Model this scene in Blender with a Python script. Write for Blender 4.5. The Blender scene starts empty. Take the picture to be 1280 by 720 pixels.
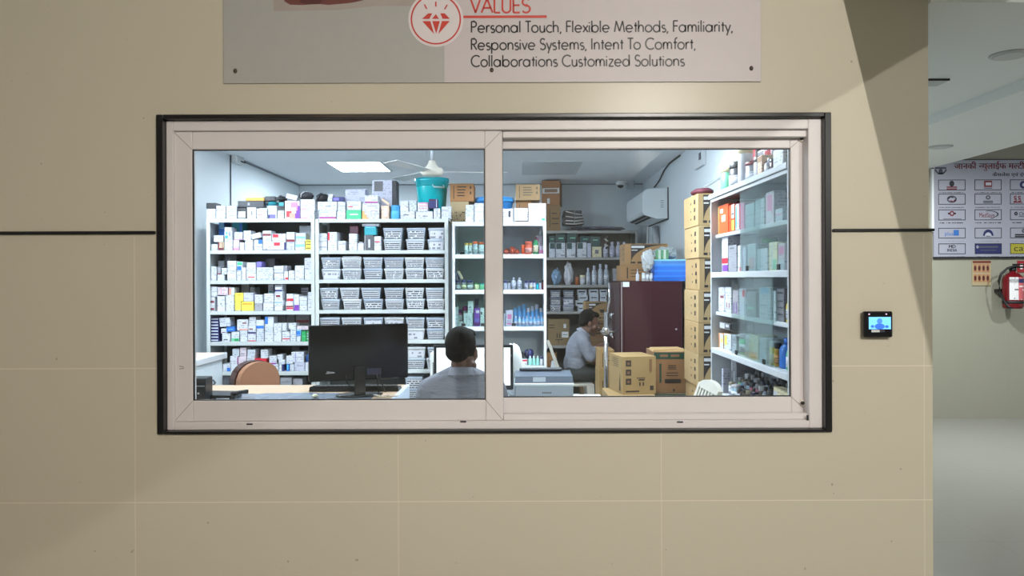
import bpy, math, random
from mathutils import Vector, Matrix
from mathutils import noise as mnoise
rnd = random.Random(7)
C = bpy.context.scene.collection
R = math.radians
# ---------------------------------------------------------------- photograph geometry
F, VX, VY, EYE = 950.0, 646.0, 348.0, 1.5
ROLL = R(0.2)
cs, sn = math.cos(ROLL), math.sin(ROLL)
def un(px, py):
    x, y = px - VX, py - VY
    return x * cs - y * sn, y * cs + x * sn
def WX(px, Y, py=348): return un(px, py)[0] * Y / F
def WZ(py, Y, px=646): return EYE - un(px, py)[1] * Y / F
# ---------------------------------------------------------------- materials
def lin(c):
    c = c / 255.0
    return c / 12.92 if c <= 0.04045 else ((c + 0.055) / 1.055) ** 2.4
def rgb(c): return (lin(c[0]), lin(c[1]), lin(c[2]), 1)
MC = {}
class NT:
    def __init__(s, name):
        s.m = bpy.data.materials.new(name); s.m.use_nodes = True
        s.t = s.m.node_tree; s.n = s.t.nodes; s.l = s.t.links
        s.b = s.n['Principled BSDF']; s.out = s.n['Material Output']
    def new(s, typ, **kw):
        n = s.n.new(typ)
        for k, v in kw.items(): setattr(n, k, v)
        return n
    def link(s, a, b): s.l.new(a, b)
    def math(s, op, a, b=None, c=None):
        n = s.new('ShaderNodeMath', operation=op)
        for i, v in enumerate((a, b, c)):
            if v is None: continue
            if isinstance(v, (int, float)): n.inputs[i].default_value = v
            else: s.link(v, n.inputs[i])
        return n.outputs[0]
    def mix(s, fac, a, b):
        n = s.new('ShaderNodeMix', data_type='RGBA')
        for i, v in ((0, fac), (6, a), (7, b)):
            if isinstance(v, (int, float)): n.inputs[i].default_value = v
            elif isinstance(v, tuple): n.inputs[i].default_value = v
            else: s.link(v, n.inputs[i])
        return n.outputs[2]
    def noise(s, scale, vec=None, detail=2, rough=.5):
        n = s.new('ShaderNodeTexNoise'); n.inputs['Scale'].default_value = scale
        n.inputs['Detail'].default_value = detail; n.inputs['Roughness'].default_value = rough
        if vec is not None: s.link(vec, n.inputs['Vector'])
        return n.outputs['Fac']
    def obj(s): return s.new('ShaderNodeTexCoord').outputs['Object']
    def xyz(s, v):
        n = s.new('ShaderNodeSeparateXYZ'); s.link(v, n.inputs[0]); return n.outputs
    def comb(s, a, b, c):
        n = s.new('ShaderNodeCombineXYZ')
        for i, v in enumerate((a, b, c)):
            if isinstance(v, (int, float)): n.inputs[i].default_value = v
            else: s.link(v, n.inputs[i])
        return n.outputs[0]
    def base(s, v):
        if isinstance(v, tuple): s.b.inputs['Base Color'].default_value = v
        else: s.link(v, s.b.inputs['Base Color'])
    def bump(s, h, st=.2, d=.01):
        n = s.new('ShaderNodeBump'); n.inputs['Strength'].default_value = st; n.inputs['Distance'].default_value = d
        s.link(h, n.inputs['Height']); s.link(n.outputs[0], s.b.inputs['Normal'])
def M(c, rough=.5, metal=0.0, var=.06, scale=18, name=None, spec=.5, bump=0):
    """plain paint / plastic / card with a little uneven colour"""
    k = ('m', c, rough, metal, var, scale, spec, bump)
    if k not in MC:
        t = NT(name or 'surface'); nz = t.noise(scale, t.obj(), 3)
        a = rgb(c); b = tuple(x * (1 - var) for x in a[:3]) + (1,)
        t.base(t.mix(nz, a, b)); t.b.inputs['Roughness'].default_value = rough; t.b.inputs['Metallic'].default_value = metal; t.b.inputs['Specular IOR Level'].default_value = spec
        if bump:
            x, y, z = t.xyz(t.obj()); t.bump(t.noise(1.0, t.comb(t.math('MULTIPLY', x, 14), t.math('MULTIPLY', y, 14), t.math('MULTIPLY', z, 38)), 3), bump, .03)
        MC[k] = t.m
    return MC[k]
def paper(c, ink=(110, 115, 130), amt=.55, row=.017, thr=.52, sx=55, blank=.42, rough=.55):
    """card with rows of small printed writing"""
    k = ('p', c, ink, amt, row, thr, sx, blank)
    if k not in MC:
        t = NT('printed_card'); x, y, z = t.xyz(t.obj())
        r = t.new('ShaderNodeObjectInfo').outputs['Random']
        q = t.math('DIVIDE', z, row); fr = t.math('FRACT', q); fl = t.math('FLOOR', q)
        m1 = t.math('MULTIPLY', t.math('GREATER_THAN', fr, .3), t.math('LESS_THAN', fr, .82))
        xy = t.math('ADD', t.math('ADD', x, y), t.math('MULTIPLY', r, 9.0))
        v = t.comb(t.math('MULTIPLY', xy, sx), t.math('MULTIPLY', fl, 7.31), t.math('MULTIPLY', r, 40))
        m2 = t.math('GREATER_THAN', t.noise(1.0, v, 1), thr)
        v2 = t.comb(t.math('MULTIPLY', xy, 9), t.math('MULTIPLY', fl, 3.7), t.math('MULTIPLY', r, 71))
        m3 = t.math('GREATER_THAN', t.noise(1.0, v2, 0), blank)
        fac = t.math('MULTIPLY', t.math('MULTIPLY', t.math('MULTIPLY', m1, m2), m3), amt)
        t.base(t.mix(fac, rgb(c), rgb(ink))); t.b.inputs['Roughness'].default_value = rough
        MC[k] = t.m
    return MC[k]
def emit(c, s, name='lit_panel'):
    k = ('e', c, s)
    if k not in MC:
        t = NT(name); t.b.inputs['Base Color'].default_value = rgb(c)
        t.b.inputs['Emission Color'].default_value = rgb(c); t.b.inputs['Emission Strength'].default_value = s
        MC[k] = t.m
    return MC[k]
def glass(tint=(246, 250, 250), refl=.04, k2=.55, haze=0.0):
    k = ('g', tint, refl, k2, haze)
    if k not in MC:
        t = NT('clear_glass'); t.n.remove(t.b)
        lw = t.new('ShaderNodeLayerWeight'); lw.inputs[0].default_value = .5
        fac = t.math('MULTIPLY_ADD', t.math('POWER', lw.outputs['Facing'], 4.0), k2, refl)
        tr = t.new('ShaderNodeBsdfTransparent'); tr.inputs[0].default_value = rgb(tint)
        gl = t.new('ShaderNodeBsdfGlossy'); gl.inputs['Roughness'].default_value = .02
        mx = t.new('ShaderNodeMixShader'); t.link(fac, mx.inputs[0]); t.link(tr.outputs[0], mx.inputs[1]); t.link(gl.outputs[0], mx.inputs[2])
        o = mx.outputs[0]
        if haze:
            df = t.new('ShaderNodeBsdfDiffuse'); df.inputs[0].default_value = (.8, .86, .88, 1)
            m2 = t.new('ShaderNodeMixShader'); m2.inputs[0].default_value = haze
            t.link(o, m2.inputs[1]); t.link(df.outputs[0], m2.inputs[2]); o = m2.outputs[0]
        t.link(o, t.out.inputs[0]); MC[k] = t.m
    return MC[k]
PAL = dict(white=(208, 211, 220), white2=(198, 203, 213), lav=(192, 193, 212), pinkw=(212, 198, 208), grey=(150, 150, 158), dgrey=(88, 88, 94),
    mgrey=(118, 118, 126), black=(24, 24, 30), dark=(38, 38, 48), navy=(40, 42, 100), blue=(40, 110, 200), lblue=(130, 190, 235), sky=(90, 185, 230),
    teal=(40, 150, 165), cyan=(0, 185, 195), green=(40, 150, 85), lgreen=(120, 200, 160), mint=(70, 185, 135), red=(200, 35, 55), dred=(120, 28, 45), maroon=(70, 22, 42),
    pink=(220, 130, 170), magenta=(170, 45, 140), purple=(120, 60, 165), lilac=(120, 110, 190), orange=(230, 90, 40), amber=(215, 165, 75), yellow=(238, 220, 90),
    mustard=(205, 155, 50), beige=(222, 190, 165), cream=(226, 216, 176), brown=(150, 105, 66), card=(176, 136, 88), dgreen=(18, 58, 62), peach=(232, 160, 140), oran=(235, 165, 100))
def pal(n): return PAL[n]
# ---------------------------------------------------------------- meshes
class MB:
    def __init__(s): s.v = []; s.f = []; s.mi = []; s.sm = []
    def _add(s, vs, fs, mi=0, smooth=False):
        o = len(s.v); s.v += [tuple(v) for v in vs]
        for f in fs: s.f.append(tuple(i + o for i in f)); s.mi.append(mi); s.sm.append(smooth)
        return s
    def hexa(s, p, mi=0):
        return s._add(p, [(0, 3, 2, 1), (4, 5, 6, 7), (0, 1, 5, 4), (1, 2, 6, 5), (2, 3, 7, 6), (3, 0, 4, 7)], mi)
    def box(s, x0, x1, y0, y1, z0, z1, mi=0):
        return s.hexa([(x0, y0, z0), (x1, y0, z0), (x1, y1, z0), (x0, y1, z0), (x0, y0, z1), (x1, y0, z1), (x1, y1, z1), (x0, y1, z1)], mi)
    def cbox(s, x0, x1, y0, y1, z0, z1, c=.003, mi=0):
        """box with chamfered edges"""
        c = min(c, (x1 - x0) * .3, (y1 - y0) * .3, (z1 - z0) * .3)
        X, Y, Z = (x0, x1), (y0, y1), (z0, z1); idx = {}; vs = []
        for i in (0, 1):
            for j in (0, 1):
                for k in (0, 1):
                    for a in range(3):
                        d = [c * (1 if q == 0 else -1) for q in (i, j, k)]; d[a] = 0
                        idx[i, j, k, a] = len(vs); vs.append((X[i] + d[0], Y[j] + d[1], Z[k] + d[2]))
        fs = []
        for a in range(3):
            for sd in (0, 1):
                q = []
                for (u, w) in ((0, 0), (1, 0), (1, 1), (0, 1)):
                    key = [u, w]; key.insert(a, sd); q.append(idx[key[0], key[1], key[2], a])
                if (a == 1) != (sd == 0): fs.append(tuple(q)) 
                else: fs.append(tuple(reversed(q)))
        cen = Vector(((x0 + x1) / 2, (y0 + y1) / 2, (z0 + z1) / 2))
        def orient(q):
            p = [Vector(vs[i]) for i in q]; n = (p[1] - p[0]).cross(p[2] - p[0])
            m = sum(p, Vector()) / len(p) - cen
            return tuple(q) if n.dot(m) >= 0 else tuple(reversed(q))
        for a in range(3):
            b, d = [t for t in range(3) if t != a]
            for u in (0, 1):
                for w in (0, 1):
                    k0 = [0, 0, 0]; k0[b] = u; k0[d] = w; k1 = list(k0); k1[a] = 1
                    fs.append((idx[(*k0, b)], idx[(*k1, b)], idx[(*k1, d)], idx[(*k0, d)]))
        for i in (0, 1):
            for j in (0, 1):
                for k in (0, 1): fs.append((idx[i, j, k, 0], idx[i, j, k, 1], idx[i, j, k, 2]))
        return s._add(vs, [orient(q) for q in fs], mi)
    def quad(s, a, b, c, d, mi=0): return s._add([a, b, c, d], [(0, 1, 2, 3)], mi)
    def front(s, x0, x1, z0, z1, y, mi=0): return s.quad((x0, y, z0), (x1, y, z0), (x1, y, z1), (x0, y, z1), mi)
    def poly(s, pts, mi=0): return s._add(pts, [tuple(range(len(pts)))], mi)
    def prism(s, pts, d, mi=0):
        """pts: 3D polygon, d: extrusion vector"""
        n = len(pts); d = Vector(d); a = [Vector(p) for p in pts]; b = [p + d for p in a]
        nrm = Vector()
        for i in range(n): nrm += a[i].cross(a[(i + 1) % n])
        fl = nrm.dot(d) > 0
        fs = [tuple(range(n)), tuple(range(2 * n - 1, n - 1, -1))]
        fs += [(i, i + n, (i + 1) % n + n, (i + 1) % n) for i in range(n)]
        if fl: fs = [tuple(reversed(f)) for f in fs]
        return s._add(a + b, fs, mi)
    def lathe(s, cx, cy, prof, n=14, mi=0, sx=1, sy=1, smooth=True):
        vs = []; fs = []
        for r, z in prof:
            for i in range(n):
                a = 2 * math.pi * i / n; vs.append((cx + r * sx * math.cos(a), cy + r * sy * math.sin(a), z))
        for k in range(len(prof) - 1):
            for i in range(n):
                j = (i + 1) % n; fs.append((k * n + i, k * n + j, (k + 1) * n + j, (k + 1) * n + i))
        s._add(vs, fs, mi, smooth)
        o = len(s.v) - len(vs)
        s.f.append(tuple(o + i for i in reversed(range(n)))); s.mi.append(mi); s.sm.append(False)
        s.f.append(tuple(o + (len(prof) - 1) * n + i for i in range(n))); s.mi.append(mi); s.sm.append(False)
        return s
    def tube(s, pts, r, n=8, mi=0, cap=True):
        pts = [Vector(p) for p in pts]; vs = []; fs = []; up = Vector((0, 0, 1))
        for i, p in enumerate(pts):
            t = (pts[min(i + 1, len(pts) - 1)] - pts[max(i - 1, 0)]).normalized()
            u = t.cross(up)
            if u.length < .05: u = t.cross(Vector((0, 1, 0)))
            u.normalize(); w = u.cross(t).normalized(); rr = r[i] if isinstance(r, (list, tuple)) else r
            for k in range(n):
                a = 2 * math.pi * k / n; vs.append(p + u * rr * math.cos(a) + w * rr * math.sin(a))
        for i in range(len(pts) - 1):
            for k in range(n):
                j = (k + 1) % n; fs.append((i * n + k, (i + 1) * n + k, (i + 1) * n + j, i * n + j))
        if cap: fs += [tuple(range(n)), tuple((len(pts) - 1) * n + k for k in reversed(range(n)))]
        return s._add(vs, fs, mi, True)
    def ball(s, c, r, nu=16, nv=10, mi=0, rot=None):
        r = (r, r, r) if isinstance(r, (int, float)) else r; vs = []; fs = []
        for j in range(1, nv):
            b = math.pi * j / nv
            for i in range(nu):
                a = 2 * math.pi * i / nu; vs.append(Vector((r[0] * math.sin(b) * math.cos(a), r[1] * math.sin(b) * math.sin(a), r[2] * math.cos(b))))
        vs.append(Vector((0, 0, r[2]))); vs.append(Vector((0, 0, -r[2]))); T, B = len(vs) - 2, len(vs) - 1
        for j in range(nv - 2):
            for i in range(nu): k = (i + 1) % nu; fs.append((j * nu + i, (j + 1) * nu + i, (j + 1) * nu + k, j * nu + k))
        for i in range(nu): k = (i + 1) % nu; fs.append((T, i, k)); fs.append((B, (nv - 2) * nu + k, (nv - 2) * nu + i))
        if rot is not None: vs = [rot @ v for v in vs]
        c = Vector(c)
        return s._add([v + c for v in vs], fs, mi, True)
    def caps(s, p0, p1, r0, r1, n=12):
        p0, p1 = Vector(p0), Vector(p1)
        s.tube([p0, p1], [r0, r1], n); s.ball(p0, r0, n, 8); return s.ball(p1, r1, n, 8)
    def shift(s, d): d = Vector(d); s.v = [tuple(Vector(v) + d) for v in s.v]; return s
    def turn(s, m): s.v = [tuple(m @ Vector(v)) for v in s.v]; return s
    def obj(s, name, mats, parent=None, loc=(0, 0, 0), rz=0):
        me = bpy.data.meshes.new(name); me.from_pydata(s.v, [], s.f)
        mats = mats if isinstance(mats, (list, tuple)) else [mats]
        for m in mats: me.materials.append(m)
        me.polygons.foreach_set('material_index', s.mi); me.polygons.foreach_set('use_smooth', s.sm); me.update()
        o = bpy.data.objects.new(name, me); C.objects.link(o); o.location = loc; o.rotation_euler = (0, 0, rz)
        if parent: o.parent = parent
        return o
def tag(o, label, cat, group=None):
    o['label'] = label; o['category'] = cat
    if group: o['group'] = group
    return o
def thing(name, loc, label, cat, group=None, rz=0):
    o = bpy.data.objects.new(name, None); C.objects.link(o); o.location = loc; o.rotation_euler = (0, 0, rz)
    o.empty_display_size = .1
    return tag(o, label, cat, group)
def struct(o): o['kind'] = 'structure'; return o
ORD = ['', 'first', 'second', 'third', 'fourth', 'fifth', 'sixth', 'seventh', 'eighth', 'ninth', 'tenth', 'eleventh', 'twelfth', 'thirteenth',
       'fourteenth', 'fifteenth', 'sixteenth', 'seventeenth', 'eighteenth', 'nineteenth', 'twentieth', 'twenty-first', 'twenty-second', 'twenty-third', 'twenty-fourth', 'twenty-fifth', 'twenty-sixth']
def place(i, n):
    """i-th of n counted from the nearer end"""
    if n == 1: return ''
    if i == 0: return 'leftmost'
    if i == n - 1: return 'rightmost'
    return ORD[i + 1] + ' from left' if i < n / 2 else ORD[n - i] + ' from right'
# ---------------------------------------------------------------- lettering
def text_mesh(mb, s, x, z, h, y, mi, width=None, clip=None, facing='y'):
    """adds flat lettering standing on the plane y, its baseline at z, capital height h"""
    c = bpy.data.curves.new('lettering', 'FONT'); c.body = s; c.resolution_u = 3
    o = bpy.data.objects.new('lettering', c); C.objects.link(o); bpy.context.view_layer.update()
    me = bpy.data.meshes.new_from_object(o.evaluated_get(bpy.context.evaluated_depsgraph_get()))
    vs = [v.co.copy() for v in me.vertices]; fs = [tuple(p.vertices) for p in me.polygons]
    bpy.data.objects.remove(o); bpy.data.curves.remove(c); bpy.data.meshes.remove(me)
    if not vs: return 0
    k = h / .69; xm = max(v.x for v in vs)
    if clip:
        for v in vs: v.x = min(v.x, clip)
        xm = clip
    kx = k if width is None else width / xm
    mb._add([(x + v.x * kx, y, z + v.y * k) for v in vs], fs, mi)
    return xm * kx
def arc(cx, cy, r, a0, a1, n=14, ry=None):
    ry = ry or r
    return [(cx + r * math.cos(R(a0 + (a1 - a0) * i / n)), cy + ry * math.sin(R(a0 + (a1 - a0) * i / n))) for i in range(n + 1)]
H = .62; r_ = .30
o_ = lambda cx: arc(cx, .31, r_, 0, 360, 22, .31)
GL = {
 'a': ([o_(.32), [(.62, 0), (.62, H)]], .80), 'b': ([[(.06, 0), (.06, 1.04)], o_(.36)], .80), 'c': ([arc(.34, .31, r_, 48, 312, 16, .31)], .62),
 'd': ([o_(.32), [(.62, 0), (.62, 1.04)]], .80), 'e': ([arc(.34, .31, r_, 0, 318, 18, .31), [(.04, .31), (.64, .31)]], .78),
 'f': ([[(.18, 0), (.18, .82)] + arc(.36, .84, .18, 180, 80, 6), [(.02, .6), (.36, .6)]], .40),
 'h': ([[(.06, 0), (.06, 1.04)], [(.06, .3)] + arc(.28, .36, .22, 180, 0, 10, .26) + [(.50, 0)]], .66),
 'i': ([[(.06, 0), (.06, H)], [(.06, .80), (.06, .90)]], .24), 'l': ([[(.06, 0), (.06, 1.04)]], .24),
 'm': ([[(.06, 0), (.06, H)], [(.06, .3)] + arc(.25, .38, .19, 180, 0, 10, .24) + [(.44, 0)], [(.44, .3)] + arc(.63, .38, .19, 180, 0, 10, .24) + [(.82, 0)]], .98),
 'n': ([[(.06, 0), (.06, H)], [(.06, .3)] + arc(.28, .38, .22, 180, 0, 10, .24) + [(.50, 0)]], .66),
 'o': ([o_(.34)], .76), 'p': ([[(.06, -.36), (.06, H)], o_(.36)], .80), 'r': ([[(.06, 0), (.06, H)], [(.06, .34)] + arc(.26, .38, .20, 180, 60, 6, .24)], .42),
 's': ([arc(.21, .46, .16, 40, 270, 9, .15) + arc(.21, .15, .18, 90, -140, 9, .16)], .48), 't': ([[(.17, 0), (.17, .86)], [(.02, .6), (.32, .6)]], .38),
 'u': ([[(.06, H)] + arc(.27, .25, .21, 180, 360, 10, .25) + [(.48, H)], [(.48, 0), (.48, .3)]], .64), 'v': ([[(.02, H), (.25, 0), (.48, H)]], .56),
 'x': ([[(.02, 0), (.46, H)], [(.02, H), (.46, 0)]], .54), 'y': ([[(.02, H), (.26, .02)], [(.50, H), (.16, -.34)]], .56), 'z': ([[(.04, H), (.46, H), (.04, 0), (.48, 0)]], .56),
 'P': ([[(.07, 0), (.07, 1), (.28, 1)] + arc(.28, .75, .25, 90, -90, 10) + [(.07, .5)]], .66), 'T': ([[(.0, 1), (.54, 1)], [(.27, 0), (.27, 1)]], .56),
 'F': ([[(.07, 0), (.07, 1), (.48, 1)], [(.07, .54), (.46, .54)]], .58), 'M': ([[(.03, 0), (.20, 1), (.50, .08), (.80, 1), (.97, 0)]], 1.08),
 'R': ([[(.07, 0), (.07, 1), (.28, 1)] + arc(.28, .75, .25, 90, -90, 10) + [(.07, .5)], [(.24, .5), (.56, 0)]], .66),
 'S': ([arc(.28, .75, .22, 30, 270, 10, .24) + arc(.28, .25, .25, 90, -150, 10, .26)], .62), 'I': ([[(.07, 0), (.07, 1)]], .26),
 'C': ([arc(.52, .5, .47, 48, 312, 18, .5)], .92), 'V': ([[(.02, 1), (.33, .0), (.64, 1)]], .68), 'A': ([[(.02, 0), (.37, 1), (.72, 0)], [(.14, .34), (.60, .34)]], .76),
 'L': ([[(.07, 1), (.07, 0), (.42, 0)]], .50), 'U': ([[(.07, 1)] + arc(.32, .26, .25, 180, 360, 10, .26) + [(.57, 1)]], .68),
 'E': ([[(.48, 1), (.07, 1), (.07, 0), (.48, 0)], [(.07, .52), (.46, .52)]], .58), ',': ([[(.10, .06), (.04, -.16)]], .24), ' ': ([], .34)}
def corners(st):
    """splits a stroke where it turns sharply"""
    out, cur = [], [st[0]]
    for i in range(1, len(st)):
        cur.append(st[i])
        if i < len(st) - 1:
            a = Vector((st[i][0] - st[i - 1][0], st[i][1] - st[i - 1][1])); b = Vector((st[i + 1][0] - st[i][0], st[i + 1][1] - st[i][1]))
            if a.length > 1e-6 and b.length > 1e-6 and a.normalized().dot(b.normalized()) < .5: out.append(cur); cur = [st[i]]
    return out + [cur]
def strokes(mb, s, x, z, h, y, w, mi, width):
    tot = sum(GL[c][1] for c in s); k = width / tot; cur = x
    for c in s:
        for st in [q for s0 in GL[c][0] for q in corners(s0)]:
            p = [Vector((cur + a * k, z + b * h)) for a, b in st]; L = []; Rr = []
            for i in range(len(p)):
                t0 = (p[i] - p[i - 1]).normalized() if i else None
                t1 = (p[i + 1] - p[i]).normalized() if i < len(p) - 1 else None
                if t0 is None: t0 = t1
                if t1 is None: t1 = t0
                nn = Vector((-(t0 + t1).y, (t0 + t1).x))
                if nn.length < 1e-5: nn = Vector((-t0.y, t0.x))
                nn.normalize(); d = max(.45, nn.dot(Vector((-t0.y, t0.x)))); nn = nn * (w / 2 / d)
                L.append(p[i] + nn); Rr.append(p[i] - nn)
            n = len(p); vs = [(q.x, y, q.y) for q in L] + [(q.x, y, q.y) for q in Rr]
            mb._add(vs, [(n + i, n + i + 1, i + 1, i) for i in range(n - 1)], mi)
        cur += GL[c][1] * k
# ================================================================ setting
def tile_mat(name, c, zj, zs, xj, xs, joint, jw=.0022, rough=.32, speck=True, axes='xz', zmax=None, jamt=.6):
    t = NT(name); x, y, z = t.xyz(t.obj()); co = t.obj()
    if axes == 'xy': z = y
    n1 = t.noise(.9, co, 4); n2 = t.noise(60, co, 2)
    col = t.mix(t.math('MULTIPLY', n1, .35), rgb(c), tuple(v * .86 for v in rgb(c)[:3]) + (1,))
    if speck:
        sp = t.math('GREATER_THAN', n2, .74); col = t.mix(t.math('MULTIPLY', sp, .35), col, rgb((120, 108, 88)))
        sp2 = t.math('GREATER_THAN', t.noise(23, co, 1), .80); col = t.mix(t.math('MULTIPLY', sp2, .45), col, rgb((95, 85, 70)))
    def jn(v, a, p):
        f = t.math('FRACT', t.math('DIVIDE', t.math('SUBTRACT', v, a), p))
        d = t.math('ABSOLUTE', t.math('SUBTRACT', f, .5))
        return t.math('GREATER_THAN', d, .5 - jw / p)
    j = t.math('MAXIMUM', jn(z, zj, zs), t.math('MULTIPLY', jn(x, xj, xs), .7))
    if zmax: j = t.math('MULTIPLY', j, t.math('LESS_THAN', z, zmax))
    col = t.mix(t.math('MULTIPLY', j, jamt), col, rgb(joint)); t.base(col)
    t.b.inputs['Roughness'].default_value = rough
    t.b.inputs['Specular IOR Level'].default_value = .3
    return t.m
YW, YI = 3.4, 3.6
m_wall = tile_mat('beige_wall_tile', (191, 184, 166), 1.703, .6, WX(497, YW), 1.177, (222, 212, 196), zmax=1.69)
m_paint = M((214, 222, 228), .6, 0, .05, 2.0, 'painted_wall')
m_ceil = M((242, 245, 250), .65, 0, .06, 1.2, 'ceiling_board')
m_black = M((16, 15, 17), .32, 0, .3, 30, 'black_granite')
m_upvc = M((212, 206, 206), .38, 0, .04, 3, 'window_plastic')
m_dk = M((20, 20, 22), .5)
# floor
m_floor = tile_mat('grey_floor_tile', (140, 139, 131), .3, .8, 1.9, .8, (98, 98, 94), jw=.0018, rough=.22, speck=False, axes='xy', jamt=.4)
struct(MB().box(-6, 8, -4.2, 10, -.1, 0).obj('floor', m_floor))
struct(MB().box(-2.76, 1.6, 3.6, 9.66, 0, .004).obj('floor_pharmacy', tile_mat('white_floor_tile', (236, 236, 232), .3, .6, 0, .6, (190, 190, 186), rough=.2, speck=False, axes='xy')))
# front wall with the opening
hx0, hx1 = WX(199, YW), WX(1036, YW); hz0, hz1 = WZ(540, YW), WZ(144, YW); xe = WX(1165.3, YW); xe2 = WX(1161.2, YW)
zb = WZ(289.3, YW)
w = MB()
w.box(-6, hx0, YW, YI, 0, zb); w.box(-6, hx0, YW, YI, zb, 3.2); w.box(hx0, hx1, YW, YI, 0, hz0); w.box(hx0, hx1, YW, YI, hz1, 3.2)
w.box(hx1, xe, YW, YI, 0, zb); w.box(hx1, xe2, YW, YI, zb, 3.2)
struct(w.obj('wall_front', m_wall))
b = MB(); b.cbox(-6, WX(195.3, YW), YW - .014, YW, WZ(291.2, YW), WZ(287.3, YW), .003); struct(b.obj('trim_1', m_black))
b = MB(); b.cbox(WX(1040, YW), WX(1167, YW), YW - .014, YW, WZ(291.2, YW), WZ(287.6, YW), .003); struct(b.obj('trim_2', m_black))
# pharmacy room
XL, XR, YB, ZC = -2.76, 1.60, 9.66, 2.70
struct(MB().box(XL - .2, XL, YI, YB + .2, 0, 3.2).obj('wall_left', m_paint))
struct(MB().box(XR, WX(1161, YW), YI, YB + .2, 0, 3.2).obj('wall_right', m_paint))
struct(MB().box(XL, XR, YB, YB + .2, 0, 3.2).obj('wall_back', m_paint))
struct(MB().box(XL, XR, YI, YB, ZC, ZC + .1).obj('ceiling_pharmacy', m_ceil))
# window surround
def ring(mb, x0, x1, z0, z1, wl, wr, wb, wt, y0, y1, c=.003, mi=0):
    mb.cbox(x0, x0 + wl, y0, y1, z0, z1, c, mi); mb.cbox(x1 - wr, x1, y0, y1, z0, z1, c, mi)
    mb.cbox(x0 + wl, x1 - wr, y0, y1, z0, z0 + wb, c, mi); mb.cbox(x0 + wl, x1 - wr, y0, y1, z1 - wt, z1, c, mi)
def ringpx(mb, o, i, y0, y1, c=.003, mi=0):
    """o, i: left, right, top, bottom pixels at depth y0"""
    ox0, ox1, oz1, oz0 = WX(o[0], y0), WX(o[1], y0), WZ(o[2], y0), WZ(o[3], y0)
    ix0, ix1, iz1, iz0 = WX(i[0], y0), WX(i[1], y0), WZ(i[2], y0), WZ(i[3], y0)
    ring(mb, ox0, ox1, oz0, oz1, ix0 - ox0, ox1 - ix1, iz0 - oz0, oz1 - iz1, y0, y1, c, mi); return ix0, ix1, iz0, iz1
b = MB(); ringpx(b, (195.3, 1040, 141.5, 541.7), (203.5, 1031.5, 147.0, 538.3), YW - .016, YI); struct(b.obj('trim_3', m_black))
win = bpy.data.objects.new('window_1', None); C.objects.link(win); struct(win)
b = MB()
yf = 3.42
ox = [WX(v, 3.384) for v in (203.5, 1031.5)]; oz = [WZ(v, 3.384) for v in (538.3, 147.0)]
l_, r2, t_, bt = WX(217, yf), WX(1011, yf), WZ(162, yf), WZ(526.5, yf)
ring(b, ox[0], ox[1], oz[0], oz[1], l_ - ox[0], ox[1] - r2, bt - oz[0], oz[1] - t_, yf, 3.57)
b.cbox(WX(629, 3.44), WX(1011, 3.44), 3.445, 3.485, bt, WZ(518, 3.445), .002)
b.cbox(WX(629, 3.44), WX(1011, 3.44), 3.445, 3.485, WZ(172, 3.445), t_, .002)
b.box(WX(217, yf), WX(629, 3.44), 3.50, 3.56, bt, WZ(520, 3.5)); b.box(WX(217, yf), WX(629, 3.44), 3.50, 3.56, WZ(170, 3.5), t_)
b.obj('window_frame', m_upvc, win)
m_glass = glass()
def sash(o, i, y0, y1, mitre):
    b = MB(); x0, x1, z0, z1 = ringpx(b, o, i, y0, y1, .004)
    ox0, ox1, oz1, oz0 = WX(o[0], y0), WX(o[1], y0), WZ(o[2], y0), WZ(o[3], y0)
    for (ax, az, bx, bz) in ((x0, z0, ox0, oz0), (x1, z0, ox1, oz0), (x0, z1, ox0, oz1), (x1, z1, ox1, oz1)):
        d = Vector((bx - ax, 0, bz - az)); n = Vector((-d.z, 0, d.x)).normalized() * .0012
        p, q = Vector((ax, y0 - .0006, az)), Vector((bx, y0 - .0006, bz)) - d * .06
        b.quad(p - n, q - n, q + n, p + n, 1)
    s = b.obj('sash', [m_upvc, M((140, 130, 118), .6)], win)
    g = MB(); ring(g, x0 - .001, x1 + .001, z0 - .001, z1 + .001, .0055, .0055, .0055, .0055, y0 + .004, y0 + .016, .001); g.obj('gasket', m_dk, s)
    ym = (y0 + y1) / 2; g = MB(); g.box(x0 + .002, x1 - .002, ym, ym + .005, z0 + .002, z1 - .002); g.obj('pane', m_glass, s)
    return s
ls = sash((217, 628.5, 162.6, 525.8), (240.5, 606.5, 185.5, 499.6), 3.436, 3.478, 1)
rs = sash((605, 1010.5, 167, 518), (628, 988.5, 186.3, 497.0), 3.492, 3.534, 1)
for (px, py) in ((1003.5, 174.5), (1003.5, 505)):
    k = MB(); X, Z = WX(px, 3.48), WZ(py, 3.48)
    k.lathe(0, 0, [(.010, -.012), (.014, -.008), (.014, 0)], 14); k.turn(Matrix.Rotation(R(-90), 3, 'X')); 
    k2 = MB(); k2.lathe(0, 0, [(.0085, -.002), (.0085, .004)], 12); k2.turn(Matrix.Rotation(R(-90), 3, 'X')); 
    o = k.shift((X, 3.491, Z)).obj('bolt_cap', M((222, 212, 200), .4), rs)
    k2.shift((X - .004, 3.478, Z)).obj('bolt_hole', m_dk, o)
for (px, py) in ((312, 529), (579, 527), (850, 528.3), (1009.5, 523.5)):
    X, Z = WX(px, 3.42, 529), WZ(py, 3.42); k = MB()
    if px > 1000: k.cbox(X - .004, X + .004, 3.4185, 3.424, Z - .012, Z + .012, .002)
    else: k.cbox(X - .014, X + .014, 3.4185, 3.424, Z - .0035, Z + .0035, .001)
    k.obj('drain_slot', m_dk, win)
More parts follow.
